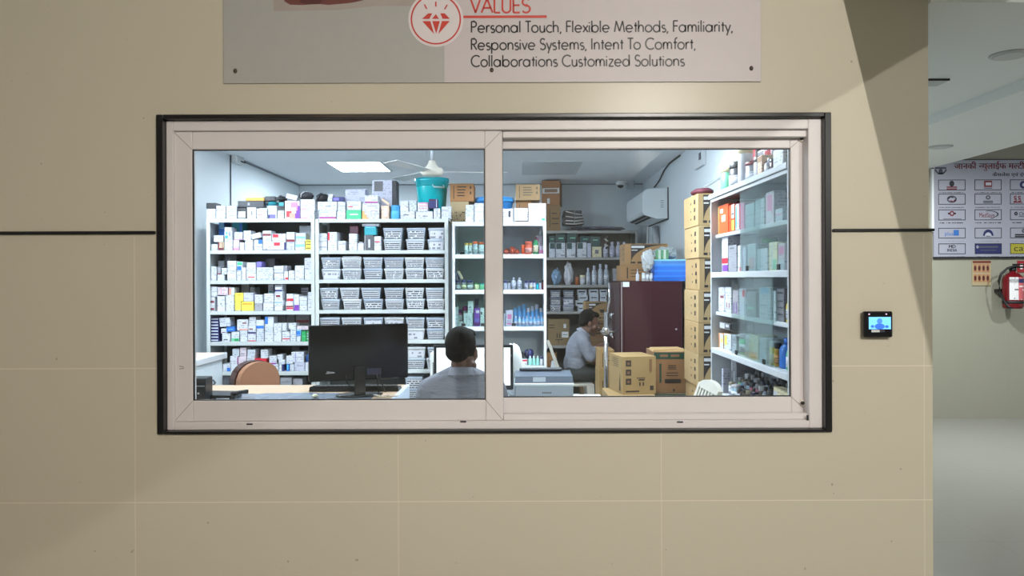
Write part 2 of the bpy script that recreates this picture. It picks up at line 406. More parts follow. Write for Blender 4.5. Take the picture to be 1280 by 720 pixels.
b = MB(); X, Z = WX(226, 3.436), WZ(458, 3.436); b.tube([(X - .008, 3.4355, Z + .006), (X + .010, 3.4355, Z + .004), (X + .012, 3.4355, Z - .004), (X - .008, 3.4355, Z - .006)], .0012, 5); b.obj('latch_mark', m_dk, ls)
# ---------------------------------------------------------------- poster
yp = 3.392
po = thing('poster', (WX(616, yp), yp, WZ(103, yp)), 'large wall poster reading VALUES with red diamond emblem above the window', 'poster')
L = (WX(616, yp), yp, WZ(103, yp))
def X_(px): return WX(px, yp) - L[0]
def Z_(py): return WZ(py, yp) - L[2]
zt = Z_(-170)
b = MB(); b.cbox(X_(280), X_(952.3), 0, .008, 0, zt, .001); b.obj('panel', M((164, 162, 158), .45), po)
b = MB(); b.front(X_(556.5), X_(952), .001, zt - .001, -.0005); b.obj('white_field', M((190, 181, 182), .45), po)
b = MB(); yy = -.0009
b.poly([(X_(x), yy, Z_(y)) for x, y in ((343, 13), (420, 12), (470, 7), (520, 7), (556, 11), (556, -60), (343, -60))], 0)
b.poly([(X_(x), yy - .0003, Z_(y)) for x, y in ((357, 1), (364, 5), (380, 5.5), (398, 4), (412, 5.5), (440, 3), (455, 0), (470, -30), (350, -30))], 1)
b.poly([(X_(x), yy - .0005, Z_(y)) for x, y in ((376, 2), (384, 5), (400, 4.5), (404, 0), (395, -20), (380, -20))], 2)
b.obj('hand_picture', [M((168, 158, 150), .4, 0, .25, 9), M((112, 62, 58), .4, 0, .3, 20), M((88, 44, 44), .4, 0, .3, 20)], po)
m_red = M((190, 52, 38), .4); m_ink = M((30, 24, 26), .45)
b = MB(); ex, ez, pxm = X_(546), Z_(24), yp / F
def disc(mb, r, y, mi, n=40, r0=0):
    if r0:
        for i in range(n):
            a, c = 2 * math.pi * i / n, 2 * math.pi * (i + 1) / n
            mb.quad((ex + r0 * math.cos(a), y, ez + r0 * math.sin(a)), (ex + r * math.cos(a), y, ez + r * math.sin(a)), (ex + r * math.cos(c), y, ez + r * math.sin(c)), (ex + r0 * math.cos(c), y, ez + r0 * math.sin(c)), mi)
    else: mb.poly([(ex + r * math.cos(2 * math.pi * i / n), y, ez + r * math.sin(2 * math.pi * i / n)) for i in range(n)], mi)
disc(b, 34.5 * pxm, -.0016, 0); disc(b, 31.5 * pxm, -.002, 1, 40, 29.6 * pxm)
def pp(pts, mi=1): b.poly([(ex + x * pxm, -.0021, ez - y * pxm) for x, y in pts], mi)
pp([(-9.5, -7.5), (-4.5, -7.5), (-8, -.6), (-17.5, -.6)]); pp([(0, -6.5), (4, -.6), (-5, -.6)]); pp([(5.5, -7.5), (11, -7.5), (17.5, -.6), (8.5, -.6)])
pp([(-17, 2.2), (-6.8, 2.2), (-2.2, 18.5)]); pp([(-4.5, 2.2), (5, 2.2), (.4, 18)]); pp([(7.5, 2.2), (17.5, 2.2), (3, 18.5)])
pp([(-15, -18.3), (-13.6, -19), (-10.6, -13.4), (-12, -12.6)]); pp([(-.9, -22), (.9, -22), (.9, -15.8), (-.9, -15.8)]); pp([(13.6, -18.5), (15, -17.6), (11.5, -12), (10.2, -12.8)])
b.obj('diamond_emblem', [M((212, 203, 204), .35), m_red], po)
b = MB(); b.front(X_(577), X_(684.5), Z_(22.6), Z_(19.4), -.0012, 0); strokes(b, 'VALUES', X_(589), Z_(15.8), 17.5 * pxm, -.0013, 2.3 * pxm, 0, X_(665.5) - X_(589)); b.obj('heading', m_red, po)
for s, x1, yb in (('Personal Touch, Flexible Methods, Familiarity,', 918, 40.6), ('Responsive Systems, Intent To Comfort,', 871.5, 62.2), ('Collaborations Customized Solutions', 857.5, 83.2)):
    adv = lambda q: sum(GL[c][1] for c in q); k = (X_(x1) - X_(589.5)) / adv(s); at = 0
    for wd in s.split(' '):
        b = MB(); strokes(b, wd, X_(589.5) + at * k, Z_(yb), 13.8 * pxm, -.0013, 1.85 * pxm, 0, adv(wd) * k); b.obj('writing', m_ink, po); at += adv(wd) + GL[' '][1]
for px, py in ((295, 87.5), (615.5, 87.5), (940, 86.5)):
    b = MB(); b.ball((X_(px), -.001, Z_(py)), (.009, .005, .011), 10, 6); b.obj('screw', M((70, 58, 48), .5, .3), po)
# ---------------------------------------------------------------- face terminal
yt = 3.362
T0 = (WX(1098, yt, 406), yt, WZ(421.7, yt, 1098))
ft = thing('face_terminal', T0, 'small black access terminal with lit blue screen on beige wall', 'terminal')
def tx(px): return WX(px, yt, 406) - T0[0]
def tz(py): return WZ(py, yt, 1098) - T0[2]
b = MB(); b.cbox(tx(1080), tx(1116.3), 0, .022, 0, tz(389.3), .005); b.obj('housing', M((12, 12, 15), .25), ft); b = MB(); b.cbox(tx(1083), tx(1113), .0222, .0375, .01, tz(392), .002); b.obj('wall_mount', M((40, 40, 44), .5), ft)
b = MB(); b.front(tx(1086), tx(1113.6), tz(411.5), tz(396.2), -.0004, 0); yy = -.0008
for px, py, rx, rz_, mi in ((1099.5, 401.5, 3.4, 3.6, 1), (1099.5, 408, 6.5, 3.6, 2), (1090.5, 408, 2.2, 1.8, 2), (1108.5, 408.3, 2.4, 1.8, 2)):
    b.poly([(tx(px) + rx * yt / F * math.cos(a * .5236), yy, tz(py) + rz_ * yt / F * math.sin(a * .5236)) for a in range(12)], mi)
b.obj('screen', [emit((110, 190, 250), .85), emit((70, 130, 220), .6), emit((45, 100, 225), .75)], ft)
b = MB(); b.front(tx(1089.2), tx(1099.5), tz(415.3), tz(412.3), -.0005, 0); b.front(tx(1100), tx(1106), tz(415.3), tz(412.3), -.0005, 1); b.obj('status_strip', [M((200, 205, 205), .5), M((40, 45, 60), .5)], ft)
for px in (1086.5, 1108): 
    b = MB(); b.ball((tx(px), 0, tz(392.7)), (.004, .0015, .003), 8, 6); b.obj('indicator_light', emit((235, 190, 225), .8), ft)
# ---------------------------------------------------------------- corridor on the right
YF = 8.05
struct(MB().box(xe2, 8, YF, YF + .2, 0, 3.2).obj('wall_far', tile_mat('green_grey_wall_tile', (150, 148, 132), 0, 1.2, 4.0, 1.2, (140, 140, 126), jw=.002, rough=.3, speck=False)))
struct(MB().box(8, 8.2, -4.2, 8.3, 0, 3.2).obj('wall_corridor_right', m_paint))
struct(MB().box(-6.2, -6, -4.2, 3.6, 0, 3.2).obj('wall_corridor_left', m_paint))
struct(MB().box(-6, 8, -4.2, -4, 0, 3.2).obj('wall_corridor_back', M((120, 118, 112), .6)))
m_cc = M((232, 236, 234), .6, 0, .07, .8)
struct(MB().box(-6, 1.46, -4, YW, 3.2, 3.3).obj('ceiling_corridor', m_cc))
struct(MB().box(1.4602, 2.2497, -4, YW, 2.762, 3.3).obj('ceiling_beam', m_cc))
struct(MB().box(2.25, 8, -4, YW - .1, 2.90, 3.3).obj('ceiling_lobby', m_cc))
struct(MB().box(xe2 + .001, 3.13, YW - .02, YF, 2.72, 3.3).obj('ceiling_passage', m_cc))
struct(MB().box(3.13, 4.38, YW - .02, YF, 2.65, 3.3).obj('ceiling_soffit', m_cc))
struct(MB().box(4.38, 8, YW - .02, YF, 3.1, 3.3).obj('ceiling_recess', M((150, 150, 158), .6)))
for (x, y, z, lab) in ((3.74, 6.7, 2.65, 'round flush ceiling light lowest in the corridor soffit'), (2.71, 4.17, 2.72, 'round flush ceiling light highest in the corridor ceiling')):
    t = thing('ceiling_light', (x, y, z), lab, 'light', 'flush corridor ceiling lights')
    b = MB(); b.lathe(0, 0, [(.085, -.012), (.10, -.006), (.10, 0)], 24); b.obj('trim_ring', M((190, 194, 194), .5), t)
    b = MB(); b.lathe(0, 0, [(.078, -.014), (.083, -.012)], 24); b.obj('diffuser', M((196, 200, 198), .4), t)
t = thing('ceiling_hatch', (WX(1166, 4.72), 4.72, 2.72), 'small dark-edged hatch in the corridor ceiling beside the wall edge', 'hatch')
b = MB(); b.cbox(-.2, .085, -.04, .1, -.012, 0, .003); b.obj('panel', M((186, 192, 192), .5), t)
b = MB(); b.box(-.2, .085, -.046, -.04, -.012, 0); b.obj('dark_edge', m_dk, t)
struct(MB().box(4.385, 4.405, YF - .03, YF, WZ(290, YF, 1165), 2.64).obj('trim_4', M((232, 236, 238), .5)))
# ---------------------------------------------------------------- panel of insurers on the far wall
yb_ = 8.026
B0 = (WX(1240, yb_, 322), yb_, WZ(322.5, yb_, 1200))
bd = thing('notice_board', B0, 'large pale wall board of company logos under a red Hindi heading', 'board')
def bx(px): return WX(px, yb_, 262) - B0[0]
def bz(py): return WZ(py, yb_, 1222) - B0[2]
kx = yb_ / F
b = MB(); b.cbox(bx(1167.2), bx(1345), 0, .02, .012, bz(200), .002); b.obj('panel', M((152, 153, 165), .4), bd)
b = MB(); b.cbox(bx(1167), bx(1346), -.004, .02, -.006, .012, .002); b.obj('edge_strip', m_dk, bd); b = MB(); b.cbox(bx(1167), bx(1346), -.004, .02, bz(200), bz(199.2), .001); b.obj('edge_strip', m_dk, bd)
m_bk = M((22, 22, 30), .5); m_dr = M((112, 22, 36), .5); m_bl = M((40, 100, 170), .5); m_nv = M((24, 30, 84), .5)
b = MB(); yy = -.001
# heading, glyph by glyph so that the half letters join
cur = bx(1193); hh = 7.2 * kx; zz = bz(211)
seq = [('ज', None), ('ा', None), ('न', None), ('की', None), (' ', None), ('न', .40), ('य', None), ('ु', None), ('ल', None), ('ा', None), ('ई', None), ('फ', None), (' ', None), ('म', None), ('ल', .50), ('टी', None)]
kk = hh / .69
for g, clip in seq:
    if g == ' ': cur += .30 * kk; continue
    adv = {'ज': .757, 'ा': .273, 'न': .569, 'की': 1.05, 'य': .595, 'ु': 0, 'ल': .693, 'ई': .505, 'फ': .786, 'म': .612, 'टी': .79}[g]
    if g == 'ु': text_mesh(b, g, cur, zz, hh, yy, 0)
    else:
        for dx in (-.35, 0, .35): a = text_mesh(b, g, cur + dx * kx, zz, hh, yy - abs(dx) * 3e-4, 0, clip=clip)
        cur += (clip if clip else adv) * kk
b.obj('hindi_heading', m_dr, bd)
b = MB()
for dx in (-.2, .2): text_mesh(b, 'कैशलेस एवं इंश्योरेंस', bx(1240.5 + dx), bz(220.4), 4.0 * kx, yy - dx * 3e-4, 0, bx(1299) - bx(1240.5))
b.obj('hindi_line', m_bk, bd)
# emblem at the heading's left end
def el(mb, px, py, rx, ry, mi, n=18, r0=0, a0=0, a1=360, y=None):
    y = yy if y is None else y
    for i in range(n):
        a, c = R(a0 + (a1 - a0) * i / n), R(a0 + (a1 - a0) * (i + 1) / n); q = r0
        P = lambda t, k: (bx(px) + rx * k * kx * math.cos(t), y, bz(py) + ry * k * kx * math.sin(t))
        mb.quad(P(a, q), P(a, 1), P(c, 1), P(c, q), mi)
def bar(mb, x0, x1, y0, y1, mi, y=None): mb.front(bx(x0), bx(x1), bz(y1), bz(y0), yy if y is None else y, mi)
b = MB(); el(b, 1176, 211.5, 7.5, 6, 0, 20, .72, 180, 360); bar(b, 1169, 1183, 208.8, 211, 0); el(b, 1176, 214, 2.6, 3.4, 0); el(b, 1176, 217, 4, 1, 0); b.obj('emblem', M((66, 68, 86), .5), bd)
cols = [(1172.8, 1206.8), (1218.2, 1252), (1262.5, 1296)]; rows = [(224.5, 237.8), (242.2, 255.6), (261.8, 275.3), (284.8, 297.8), (304.3, 317.6)]
for ri, (y0, y1) in enumerate(rows):
    for ci, (x0, x1) in enumerate(cols):
        b = MB(); xm = (x0 + x1) / 2; ym = (y0 + y1) / 2; ms = [m_bk, m_dr, m_bl, m_nv, M((160, 152, 40), .5), M((176, 178, 186), .5), M((70, 72, 84), .5)]
        fill = {(4, 1): 3, (4, 2): 4}.get((ri, ci), None)
        if fill is not None: bar(b, x0, x1, y0, y1, fill)
        for q in ((x0, x1, y0, y0 + .8), (x0, x1, y1 - .8, y1), (x0, x0 + .8, y0, y1), (x1 - .8, x1, y0, y1)): bar(b, *q, 0, -.0012)
        z2 = -.0014; k = (ri, ci)
        if k == (0, 0): el(b, xm, y0 + 5, 3.2, 3.8, 0, 14, 0, 0, 360, z2); bar(b, xm - 6.5, xm + 6.5, y1 - 4.8, y1 - 3.2, 1, z2); bar(b, xm - 6.5, xm + 6.5, y1 - 2.4, y1 - .9, 1, z2)
        if k == (0, 1): bar(b, xm - 5, xm + 5, y0 + 1.4, y1 - 4, 1, z2); bar(b, xm - 3, xm + 4, y0 + 3.6, y1 - 6, 5, z2 - .0002); bar(b, xm - 5, xm + 5, y1 - 3, y1 - 2, 6, z2)
        if k == (0, 2): el(b, xm, ym, 4.6, 4.8, 3, 16, 0, 0, 360, z2); el(b, xm + .5, ym, 2, 2.2, 5, 12, 0, 0, 360, z2 - .0002)
        if k == (1, 0): el(b, xm, ym, 6.2, 4.6, 6, 20, .68, 0, 360, z2); el(b, xm - 1, ym - 1, 4, 2.2, 0, 12, .5, 20, 200, z2); el(b, xm + 1, ym + 1, 4, 2.4, 1, 12, .5, 200, 380, z2)
        if k == (1, 1): el(b, xm, y0 + 4.6, 3, 2.7, 6, 14, .45, 0, 360, z2); bar(b, xm - 6, xm + 6, y1 - 4.6, y1 - 3.2, 6, z2); bar(b, xm - 6, xm + 6, y1 - 2.6, y1 - 1.6, 6, z2)
        if k == (1, 2):
            for q in (0, 5.2): el(b, x0 + 7 + q, ym - 2.2, 2.2, 1.9, 1, 10, .4, 40, 320, z2); el(b, x0 + 6.4 + q, ym + 1.6, 2.2, 1.9, 1, 10, .4, -140, 140, z2)
            bar(b, x0 + 4, x0 + 15, y1 - 3.4, y1 - 2, 1, z2)
        if k == (2, 0): el(b, xm, y0 + 5, 3.2, 3.3, 1, 16, .5, 0, 360, z2); bar(b, xm - 5, xm - 2.6, y0 + 4, y0 + 6, 0, z2); bar(b, xm + 2.6, xm + 5, y0 + 4, y0 + 6, 0, z2); bar(b, xm - 11, xm + 12, y1 - 2, y1 - 1.3, 6, z2)
        if k == (2, 1): text_mesh(b, 'MedSave', bx(x0 + 5.4), bz(y1 - 3.6), 5.6 * kx, z2, 1, 19.5 * kx); el(b, xm + 1, ym - .6, 12, 4.6, 0, 20, .86, -60, 110, z2); bar(b, xm + 3, xm + 7, y1 - 3, y1 - 2.2, 0, z2)
        if k == (2, 2): el(b, x0 + 7.4, ym - 1.4, 2.2, 2.4, 0, 12, .3, 0, 360, z2); text_mesh(b, 'Ch', bx(x0 + 11), bz(ym + 1), 4 * kx, z2, 0); bar(b, x0 + 11, x0 + 22, y1 - 5, y1 - 4.2, 6, z2)
        if k == (3, 0): text_mesh(b, 'plus', bx(x0 + 7.6), bz(y1 - 3.6), 4.6 * kx, z2, 2, 11 * kx); bar(b, x0 + 19, x0 + 25.6, y0 + 2.6, y1 - 3.4, 2, z2)
        if k == (3, 1): el(b, xm, y1 - 3, 6.5, 8, 3, 18, 0, 0, 180, z2); el(b, xm, y1 - 3, 4.2, 4.2, 5, 14, 0, 0, 180, z2 - .0002); bar(b, xm - 2.5, xm + 2.5, y1 - 3, y1 - 2, 6, z2)
        if k == (3, 2): el(b, x0 + 17, y0 + 4, 2.6, 2.6, 6, 12, .3, 0, 360, z2); bar(b, x0 + 6, x0 + 24, ym + 1.4, ym + 3.2, 0, z2); bar(b, x0 + 6, x0 + 20, ym + 3.8, ym + 5.4, 0, z2)
        for dx in ((-.15, .2) if k == (4, 0) else ()): text_mesh(b, 'MD', bx(xm - 4.3 + dx), bz(y0 + 5.7), 4 * kx, z2, 0, 8.6 * kx); text_mesh(b, 'INDIA', bx(xm - 6.2 + dx), bz(y1 - 3.2), 3.6 * kx, z2, 6, 12.4 * kx)
        if k == (4, 1): bar(b, x0 + 5, x0 + 29, y0 + 3.2, y0 + 5.6, 6, z2); bar(b, x0 + 7, x0 + 27, y0 + 8, y0 + 9, 6, z2); el(b, x0 + 3.4, y0 + 4.4, 1.4, 1.8, 5, 10, .5, 0, 360, z2)
        if k == (4, 2): text_mesh(b, 'ca', bx(x0 + 4), bz(y1 - 3.6), 7.4 * kx, z2, 0, 12.6 * kx)
        b.obj('logo', ms, bd)
        b = MB(); b.front(bx(x0 + rnd.uniform(0, 4)), bx(x1 - rnd.uniform(0, 4)), bz(y1 + 4), bz(y1 + 2.6), yy); b.obj('caption', paper((152, 153, 165), (24, 24, 34), .9, .02, .45, 120, .2), bd)
# ---------------------------------------------------------------- small fire notice
N0 = (WX(1227.5, 8.04, 357), 8.04, WZ(357, 8.04, 1227))
t = thing('safety_notice', N0, 'small tan printed notice beside the fire extinguisher', 'notice')
q = 8.04 / F
b = MB(); b.cbox(-12 * q, 11.5 * q, 0, .01, 0, 31.5 * q, .001); b.obj('panel', M((168, 152, 118), .5), t)
b = MB(); b.front(-11.5 * q, 11 * q, 28 * q, 31 * q, -.001, 0); 
for k in range(4):
    for (z0, z1) in ((16.5, 27), (4.5, 14)):
        x0 = (-10.5 + k * 5.2) * q
        b.front(x0, x0 + 4.3 * q, z0 * q, z1 * q, -.001, 1); el_ = [(x0 + (2 + 1.6 * math.cos(a)) * q, -.0016, (z0 + z1) / 2 * q + 3.4 * q * math.sin(a)) for a in [i * .7854 for i in range(8)]]; b.poly(el_, 2)
b.obj('pictures', [M((110, 48, 34), .5), M((168, 120, 84), .5), M((86, 36, 30), .5, 0, .5, 60)], t)
# ---------------------------------------------------------------- fire extinguisher
ye = 7.9; q = ye / F
E0 = (WX(1266, ye, 384), ye, WZ(385.5, ye, 1266))
t = thing('fire_extinguisher', E0, 'red fire extinguisher with black hose hung on corridor wall', 'fire extinguisher')
b = MB(); b.lathe(0, 0, [(10.2 * q, 0), (11.4 * q, 2 * q), (11.6 * q, 5 * q), (11.6 * q, 36 * q), (10.5 * q, 40 * q), (7 * q, 43.5 * q), (3.4 * q, 45 * q), (3.4 * q, 46.5 * q)], 24); b.obj('cylinder_body', M((104, 10, 20), .28), t)
b = MB(); b.lathe(0, 0, [(11.75 * q, 6.2 * q), (11.75 * q, 9.5 * q)], 24); b.obj('bottom_band', m_dk, t)
b = MB(); 
for i in range(8):
    a0, a1 = R(-140 + i * 12), R(-128 + i * 12)
    for z0, z1, mi in ((11, 39, 0 if i < 4 else 1), (32, 37, 0 if i < 4 else 2)):
        rr = (11.8 if mi != 2 else 11.9) * q
        b.quad((rr * math.cos(a0), rr * math.sin(a0), z0 * q), (rr * math.cos(a1), rr * math.sin(a1), z0 * q), (rr * math.cos(a1), rr * math.sin(a1), z1 * q), (rr * math.cos(a0), rr * math.sin(a0), z1 * q), mi)
b.obj('printed_label', [paper((216, 214, 214), (30, 30, 40), .8, .03, .5, 40), paper((196, 96, 100), (240, 230, 230), .8, .035, .48, 40), M((40, 40, 90), .4)], t)
b = MB(); b.lathe(0, 0, [(3.6 * q, 46.5 * q), (4.2 * q, 47.5 * q), (4 * q, 50 * q), (2 * q, 51.5 * q)], 12); b.cbox(-1.5 * q, 16 * q, -.012, .012, 50.5 * q, 52.5 * q, .002); b.cbox(0, 14 * q, -.010, .010, 54 * q, 55.8 * q, .002); b.obj('valve', M((30, 30, 32), .4, .3), t)
b = MB(); b.tube([(6 * q, -.02, 52 * q), (0, -.035, 53 * q), (-9 * q, -.03, 50 * q), (-16 * q, -.02, 43 * q), (-18.2 * q, -.01, 34 * q), (-17 * q, -.01, 22 * q), (-12.5 * q, -.03, 8 * q), (-9 * q, -.05, 2 * q), (-6 * q, -.07, 1 * q)], [.011, .011, .012, .012, .012, .012, .012, .014, .010], 8); b.obj('hose', m_dk, t)
b = MB(); b.cbox(-12.8 * q, 12.8 * q, .085, .14, 20 * q, 24 * q, .002); b.obj('wall_mount', m_dk, t)
t = thing('fire_sign', (WX(1284, 8.04, 340), 8.04, WZ(340.5, 8.04, 1280)), 'red sign with white mark above the fire extinguisher, cut by frame edge', 'sign')
q = 8.04 / F
b = MB(); b.cbox(-12 * q, 12 * q, 0, .01, 0, 14.5 * q, .001); b.obj('panel', M((150, 24, 34), .4), t)
b = MB(); b.front(-9 * q, -5.5 * q, 4 * q, 11 * q, -.001); b.obj('white_mark', M((220, 214, 214), .4), t)
# ================================================================ pharmacy furniture
m_rack = M((198, 203, 203), .45, 0, .05, 6, 'rack_paint'); m_rackback = M((92, 94, 94), .6, 0, .2, 4, 'rack_back')
m_white = M((208, 213, 219), .4, 0, .03, 4)
def rack(name, px0, px1, Yf, depth, bases, lip, post, label, cat, mat, back, x_side=True, backmat2=None):
    x0, x1 = WX(px0, Yf, 370), WX(px1, Yf, 370); pxc = (px0 + px1) / 2
    zs = [WZ(b, Yf, pxc) for b in bases]; lh = lip * Yf / F; pw = post * Yf / F
    t = thing(name, ((x0 + x1) / 2, Yf, 0), label, cat); ox = (x0 + x1) / 2
    hw = (x1 - x0) / 2
    b = MB(); b.box(-hw + .004, hw - .004, depth - .012, depth - .002, .05, zs[0] - .002); b.obj('back_panel', back, t)
    for s in (-1, 1):
        for (ya, yb) in ((-.004, .03), (depth - .034, depth)):
            b = MB(); e = .004; xo, xi = s * hw, s * (hw - pw)
            b.cbox(min(xo, xi), max(xo, xi), ya, ya + e, 0, zs[0] + .002, .001); b.cbox(min(xo, xo - s * e), max(xo, xo - s * e), ya + e, yb, 0, zs[0] + .002, .001)
            b.obj('post', mat, t)
        b = MB(); xa = s * (hw - .006); b.box(min(xa, xa - s * .004), max(xa, xa - s * .004), .032, depth - .036, .06, zs[0] - lh); b.obj('side_panel', mat if x_side else back, t)
    for z in zs:
        b = MB(); b.cbox(-hw + pw * .2, hw - pw * .2, 0, .004, z - lh, z, .001); b.box(-hw + .010, hw - .010, .004, depth - .013, z - .004, z); b.box(-hw + .012, hw - .012, .004, .02, z - lh, z - lh + .003)
        b.obj('shelf', mat, t)
    return t, zs, x0, x1
RA, zA, _, _ = rack('steel_rack', 258.5, 393.6, 6.5, .40, (273.2, 312.7, 350.4, 388.8, 427.4, 464.6, 503, 541), 4.6, 4.5, 'leftmost white steel rack crammed with small medicine boxes', 'rack', m_rack, m_rackback)
RB, zB, _, _ = rack('steel_rack', 394.4, 560.5, 6.5, .40, (273.6, 312.9, 349.4, 387.4, 425.2, 462.2, 499.5, 540), 4.4, 4.5, 'white steel rack filled with rows of labelled plastic bins', 'rack', m_rack, m_rackback)
YC = 6.4
RC, zC, _, _ = rack('display_cabinet', 565.5, 683, YC, .36, (277.2, 317.8, 362.3, 408.3, 457.5, 505), 5.2, 3.4, 'white upright cabinet with glass doors holding jars and bottles, behind the window mullion', 'cabinet', m_white, M((168, 178, 184), .5, 0, .06, 2))
ccx = (WX(565.5, YC, 370) + WX(683, YC, 370)) / 2; chw = (WX(683, YC, 370) - WX(565.5, YC, 370)) / 2
for k, (z0, z1) in enumerate(((zC[1], zC[0] - .036), (zC[2], zC[1] - .036), (zC[3], zC[2] - .036))):
    b = MB(); b.box(-chw + .03, .02, .010, .014, z0 + .004, z1); b.obj('glass_door', glass((236, 246, 243), .03, .4), RC)
    b = MB(); b.box(-.02, chw - .03, .017, .021, z0 + .004, z1); o = b.obj('glass_door', glass((240, 242, 246), .03, .4), RC)
    if k == 2:
        for px in (579, 603.5, 642):
            X = WX(px, YC) - ccx; g = MB(); g.cbox(X - .018, X + .018, -.002, .0095, z0 + .004, z0 + .028, .003); g.obj('door_clip', m_dk, o)
YD = 9.15
RD, zD, _, _ = rack('steel_rack', 640, 797, YD, .42, (288.3, 321.8, 356.3, 389.3, 432, 474), 3.2, 2.6, 'grey steel rack against the back wall behind the seated man', 'rack', M((150, 148, 146), .5), M((96, 94, 92), .6))
# ---------------------------------------------------------------- glass fronted cabinet along the right wall
XE, YE0, YE1 = 1.30, 3.635, 5.10
zE = [WZ(244, YE1, 889), 1.785, 1.535, 1.274, 1.035, .745, .40]
ce = thing('wall_cabinet', (1.45, (YE0 + YE1) / 2, 0), 'tall white glass-fronted cabinet along the right wall, near the window', 'cabinet'); cy0 = (YE0 + YE1) / 2
def cE(mb, x0, x1, y0, y1, z0, z1, c=.002, mi=0): return mb.cbox(x0 - 1.45, x1 - 1.45, y0 - cy0, y1 - cy0, z0, z1, c, mi)
b = MB(); cE(b, XE, XR - .004, YE1 - .018, YE1, 0, zE[0] - .03); b.obj('end_panel', m_white, ce)
b = MB(); cE(b, XE, XR - .004, YE0, YE0 + .018, 0, zE[0] - .03); b.obj('end_panel', m_white, ce)
b = MB(); cE(b, XR - .018, XR - .004, YE0 + .018, YE1 - .018, 0, zE[0] - .03); b.obj('back_panel', M((170, 176, 184), .5), ce)
b = MB(); cE(b, XE - .01, XR - .004, YE0, YE1 + .006, zE[0] - .03, zE[0]); cE(b, XE, XE + .012, YE0 + .018, YE1 - .018, zE[0] - .052, zE[0] - .032); b.obj('top', m_white, ce)
for k in range(1, 7):
    b = MB(); th = .034 if k in (2, 4) else .022; xa = XE if k in (2, 4, 6) else XE + .03
    cE(b, xa, XR - .019, YE0 + .019, YE1 - .019, zE[k] - th, zE[k]); b.obj('shelf', m_white, ce)
gE = glass((245, 251, 250), .045, .6, .02)
def gdoor(xg, pa, pb, z0, z1, clips):
    ya, yb = xg * F / (pb - VX), xg * F / (pa - VX)
    b = MB(); cE(b, xg, xg + .005, max(ya, YE0 + .02), min(yb, YE1 - .02), z0 + .003, z1, .001); o = b.obj('glass_door', gE, ce)
    for pc in clips:
        y = xg * F / (pc - VX); b = MB(); cE(b, xg - .006, xg - .0004, y - .02, y + .02, z0 + .004, z0 + .032, .003); b.obj('door_clip', m_dk, o)
gdoor(1.312, 925, 985, zE[2], zE[0] - .054, (934.5, 974)); gdoor(1.322, 925, 950, zE[2], zE[0] - .054, ())
gdoor(1.312, 914, 964, zE[4], zE[2] - .036, (920.5, 955)); gdoor(1.322, 930, 966, zE[4], zE[2] - .036, ())
# ---------------------------------------------------------------- maroon cupboard
YA = 6.8; xa0, xa1 = WX(777, YA, 400), WX(853.5, YA, 400); za = WZ(351.5, YA, 815)
m_mar = M((56, 18, 28), .55, 0, .25, 3, 'maroon_paint', .22)
al = thing('steel_cupboard', ((xa0 + xa1) / 2, YA, 0), 'maroon steel cupboard with scuffed doors beside the seated man', 'cupboard'); hw = (xa1 - xa0) / 2
b = MB(); b.cbox(-hw + .02, hw, 0, .86, .06, za, .006); b.box(-hw + .004, -hw + .02, .0, .86, .06, za - .01); b.obj('body', m_mar, al)
b = MB(); b.box(-hw - .002, -hw + .004, .0, .006, .06, za - .004); b.obj('corner_edge', M((170, 165, 168), .3, .4), al)
for y0 in (.012, .434):
    b = MB(); b.cbox(-hw - .014, -hw + .003, y0, y0 + .414, .09, za - .02, .003); d = b.obj('door', M((58, 20, 32), .5, 0, .6, 14, None, .25), al)
    b = MB(); yy = y0 + (.36 if y0 < .2 else .05); b.tube([(-hw - .014, yy, .93), (-hw - .045, yy, .95), (-hw - .045, yy, 1.15), (-hw - .014, yy, 1.17)], .008, 8); b.obj('handle', M((190, 190, 194), .25, .9), d)
b = MB(); b.box(-hw + .05, -hw + .14, .1, .5, 0, .06); b.obj('foot', m_dk, al)
b = MB(); b.box(hw - .14, hw - .05, .1, .5, 0, .06); b.obj('foot', m_dk, al)
b = MB(); b.front(-hw + .012, -hw + .07, za - .05, za - .006, -.0012); b.obj('sticker', M((214, 220, 228), .5), al)
b = MB(); b.front(-.018, -.014, .06, za - .004, -.0008); b.obj('panel_seam', M((54, 16, 32), .5), al)
b = MB(); b.ball((WX(845, YA) - (xa0 + xa1) / 2, -.004, WZ(411.5, YA, 845)), .009, 10, 6); b.obj('lock', M((200, 196, 198), .3, .5), al)
# ---------------------------------------------------------------- desks
ZD = .77
xd1 = WX(497, 4.72, 496)
dk = thing('desk', (-1.55, 4.75, 0), 'pale wooden desk behind the left window pane', 'desk')
m_wood = NT('pale_wood'); v_ = m_wood.obj(); X, Y, Z = m_wood.xyz(v_); g_ = m_wood.noise(3, m_wood.comb(m_wood.math('MULTIPLY', X, .6), m_wood.math('MULTIPLY', Y, 9.0), Z), 5)
m_wood.base(m_wood.mix(g_, rgb((206, 180, 152)), rgb((180, 150, 124)))); m_wood.b.inputs['Roughness'].default_value = .4; m_wood = m_wood.m
b = MB(); b.cbox(-.67, xd1 + 1.55 - .03, -.42, .50, ZD - .03, ZD, .004); b.obj('desk_top', m_wood, dk)
b = MB(); b.cbox(xd1 + 1.55 - .03, xd1 + 1.55, -.42, .50, ZD - .20, ZD, .004); b.obj('edge_panel', M((206, 220, 236), .4), dk)
for xx in (-.65, xd1 + 1.48): 
    b = MB(); b.box(xx, xx + .03, -.40, .48, 0, ZD - .03); b.obj('side_panel', m_white, dk)
b = MB(); b.box(-.62, xd1 + 1.48, .42, .44, .2, ZD - .03); b.obj('modesty_panel', m_white, dk)
t = thing('desk_mat', (-1.45, 4.62, ZD), 'creased grey-blue plastic sheet covering the front of the wooden desk', 'desk mat')
b = MB(); n = 26; gx = [(-.42 + .98 * i / n) for i in range(n + 1)]; gy = [-.27, -.15, -.05, .06, .16, .22]
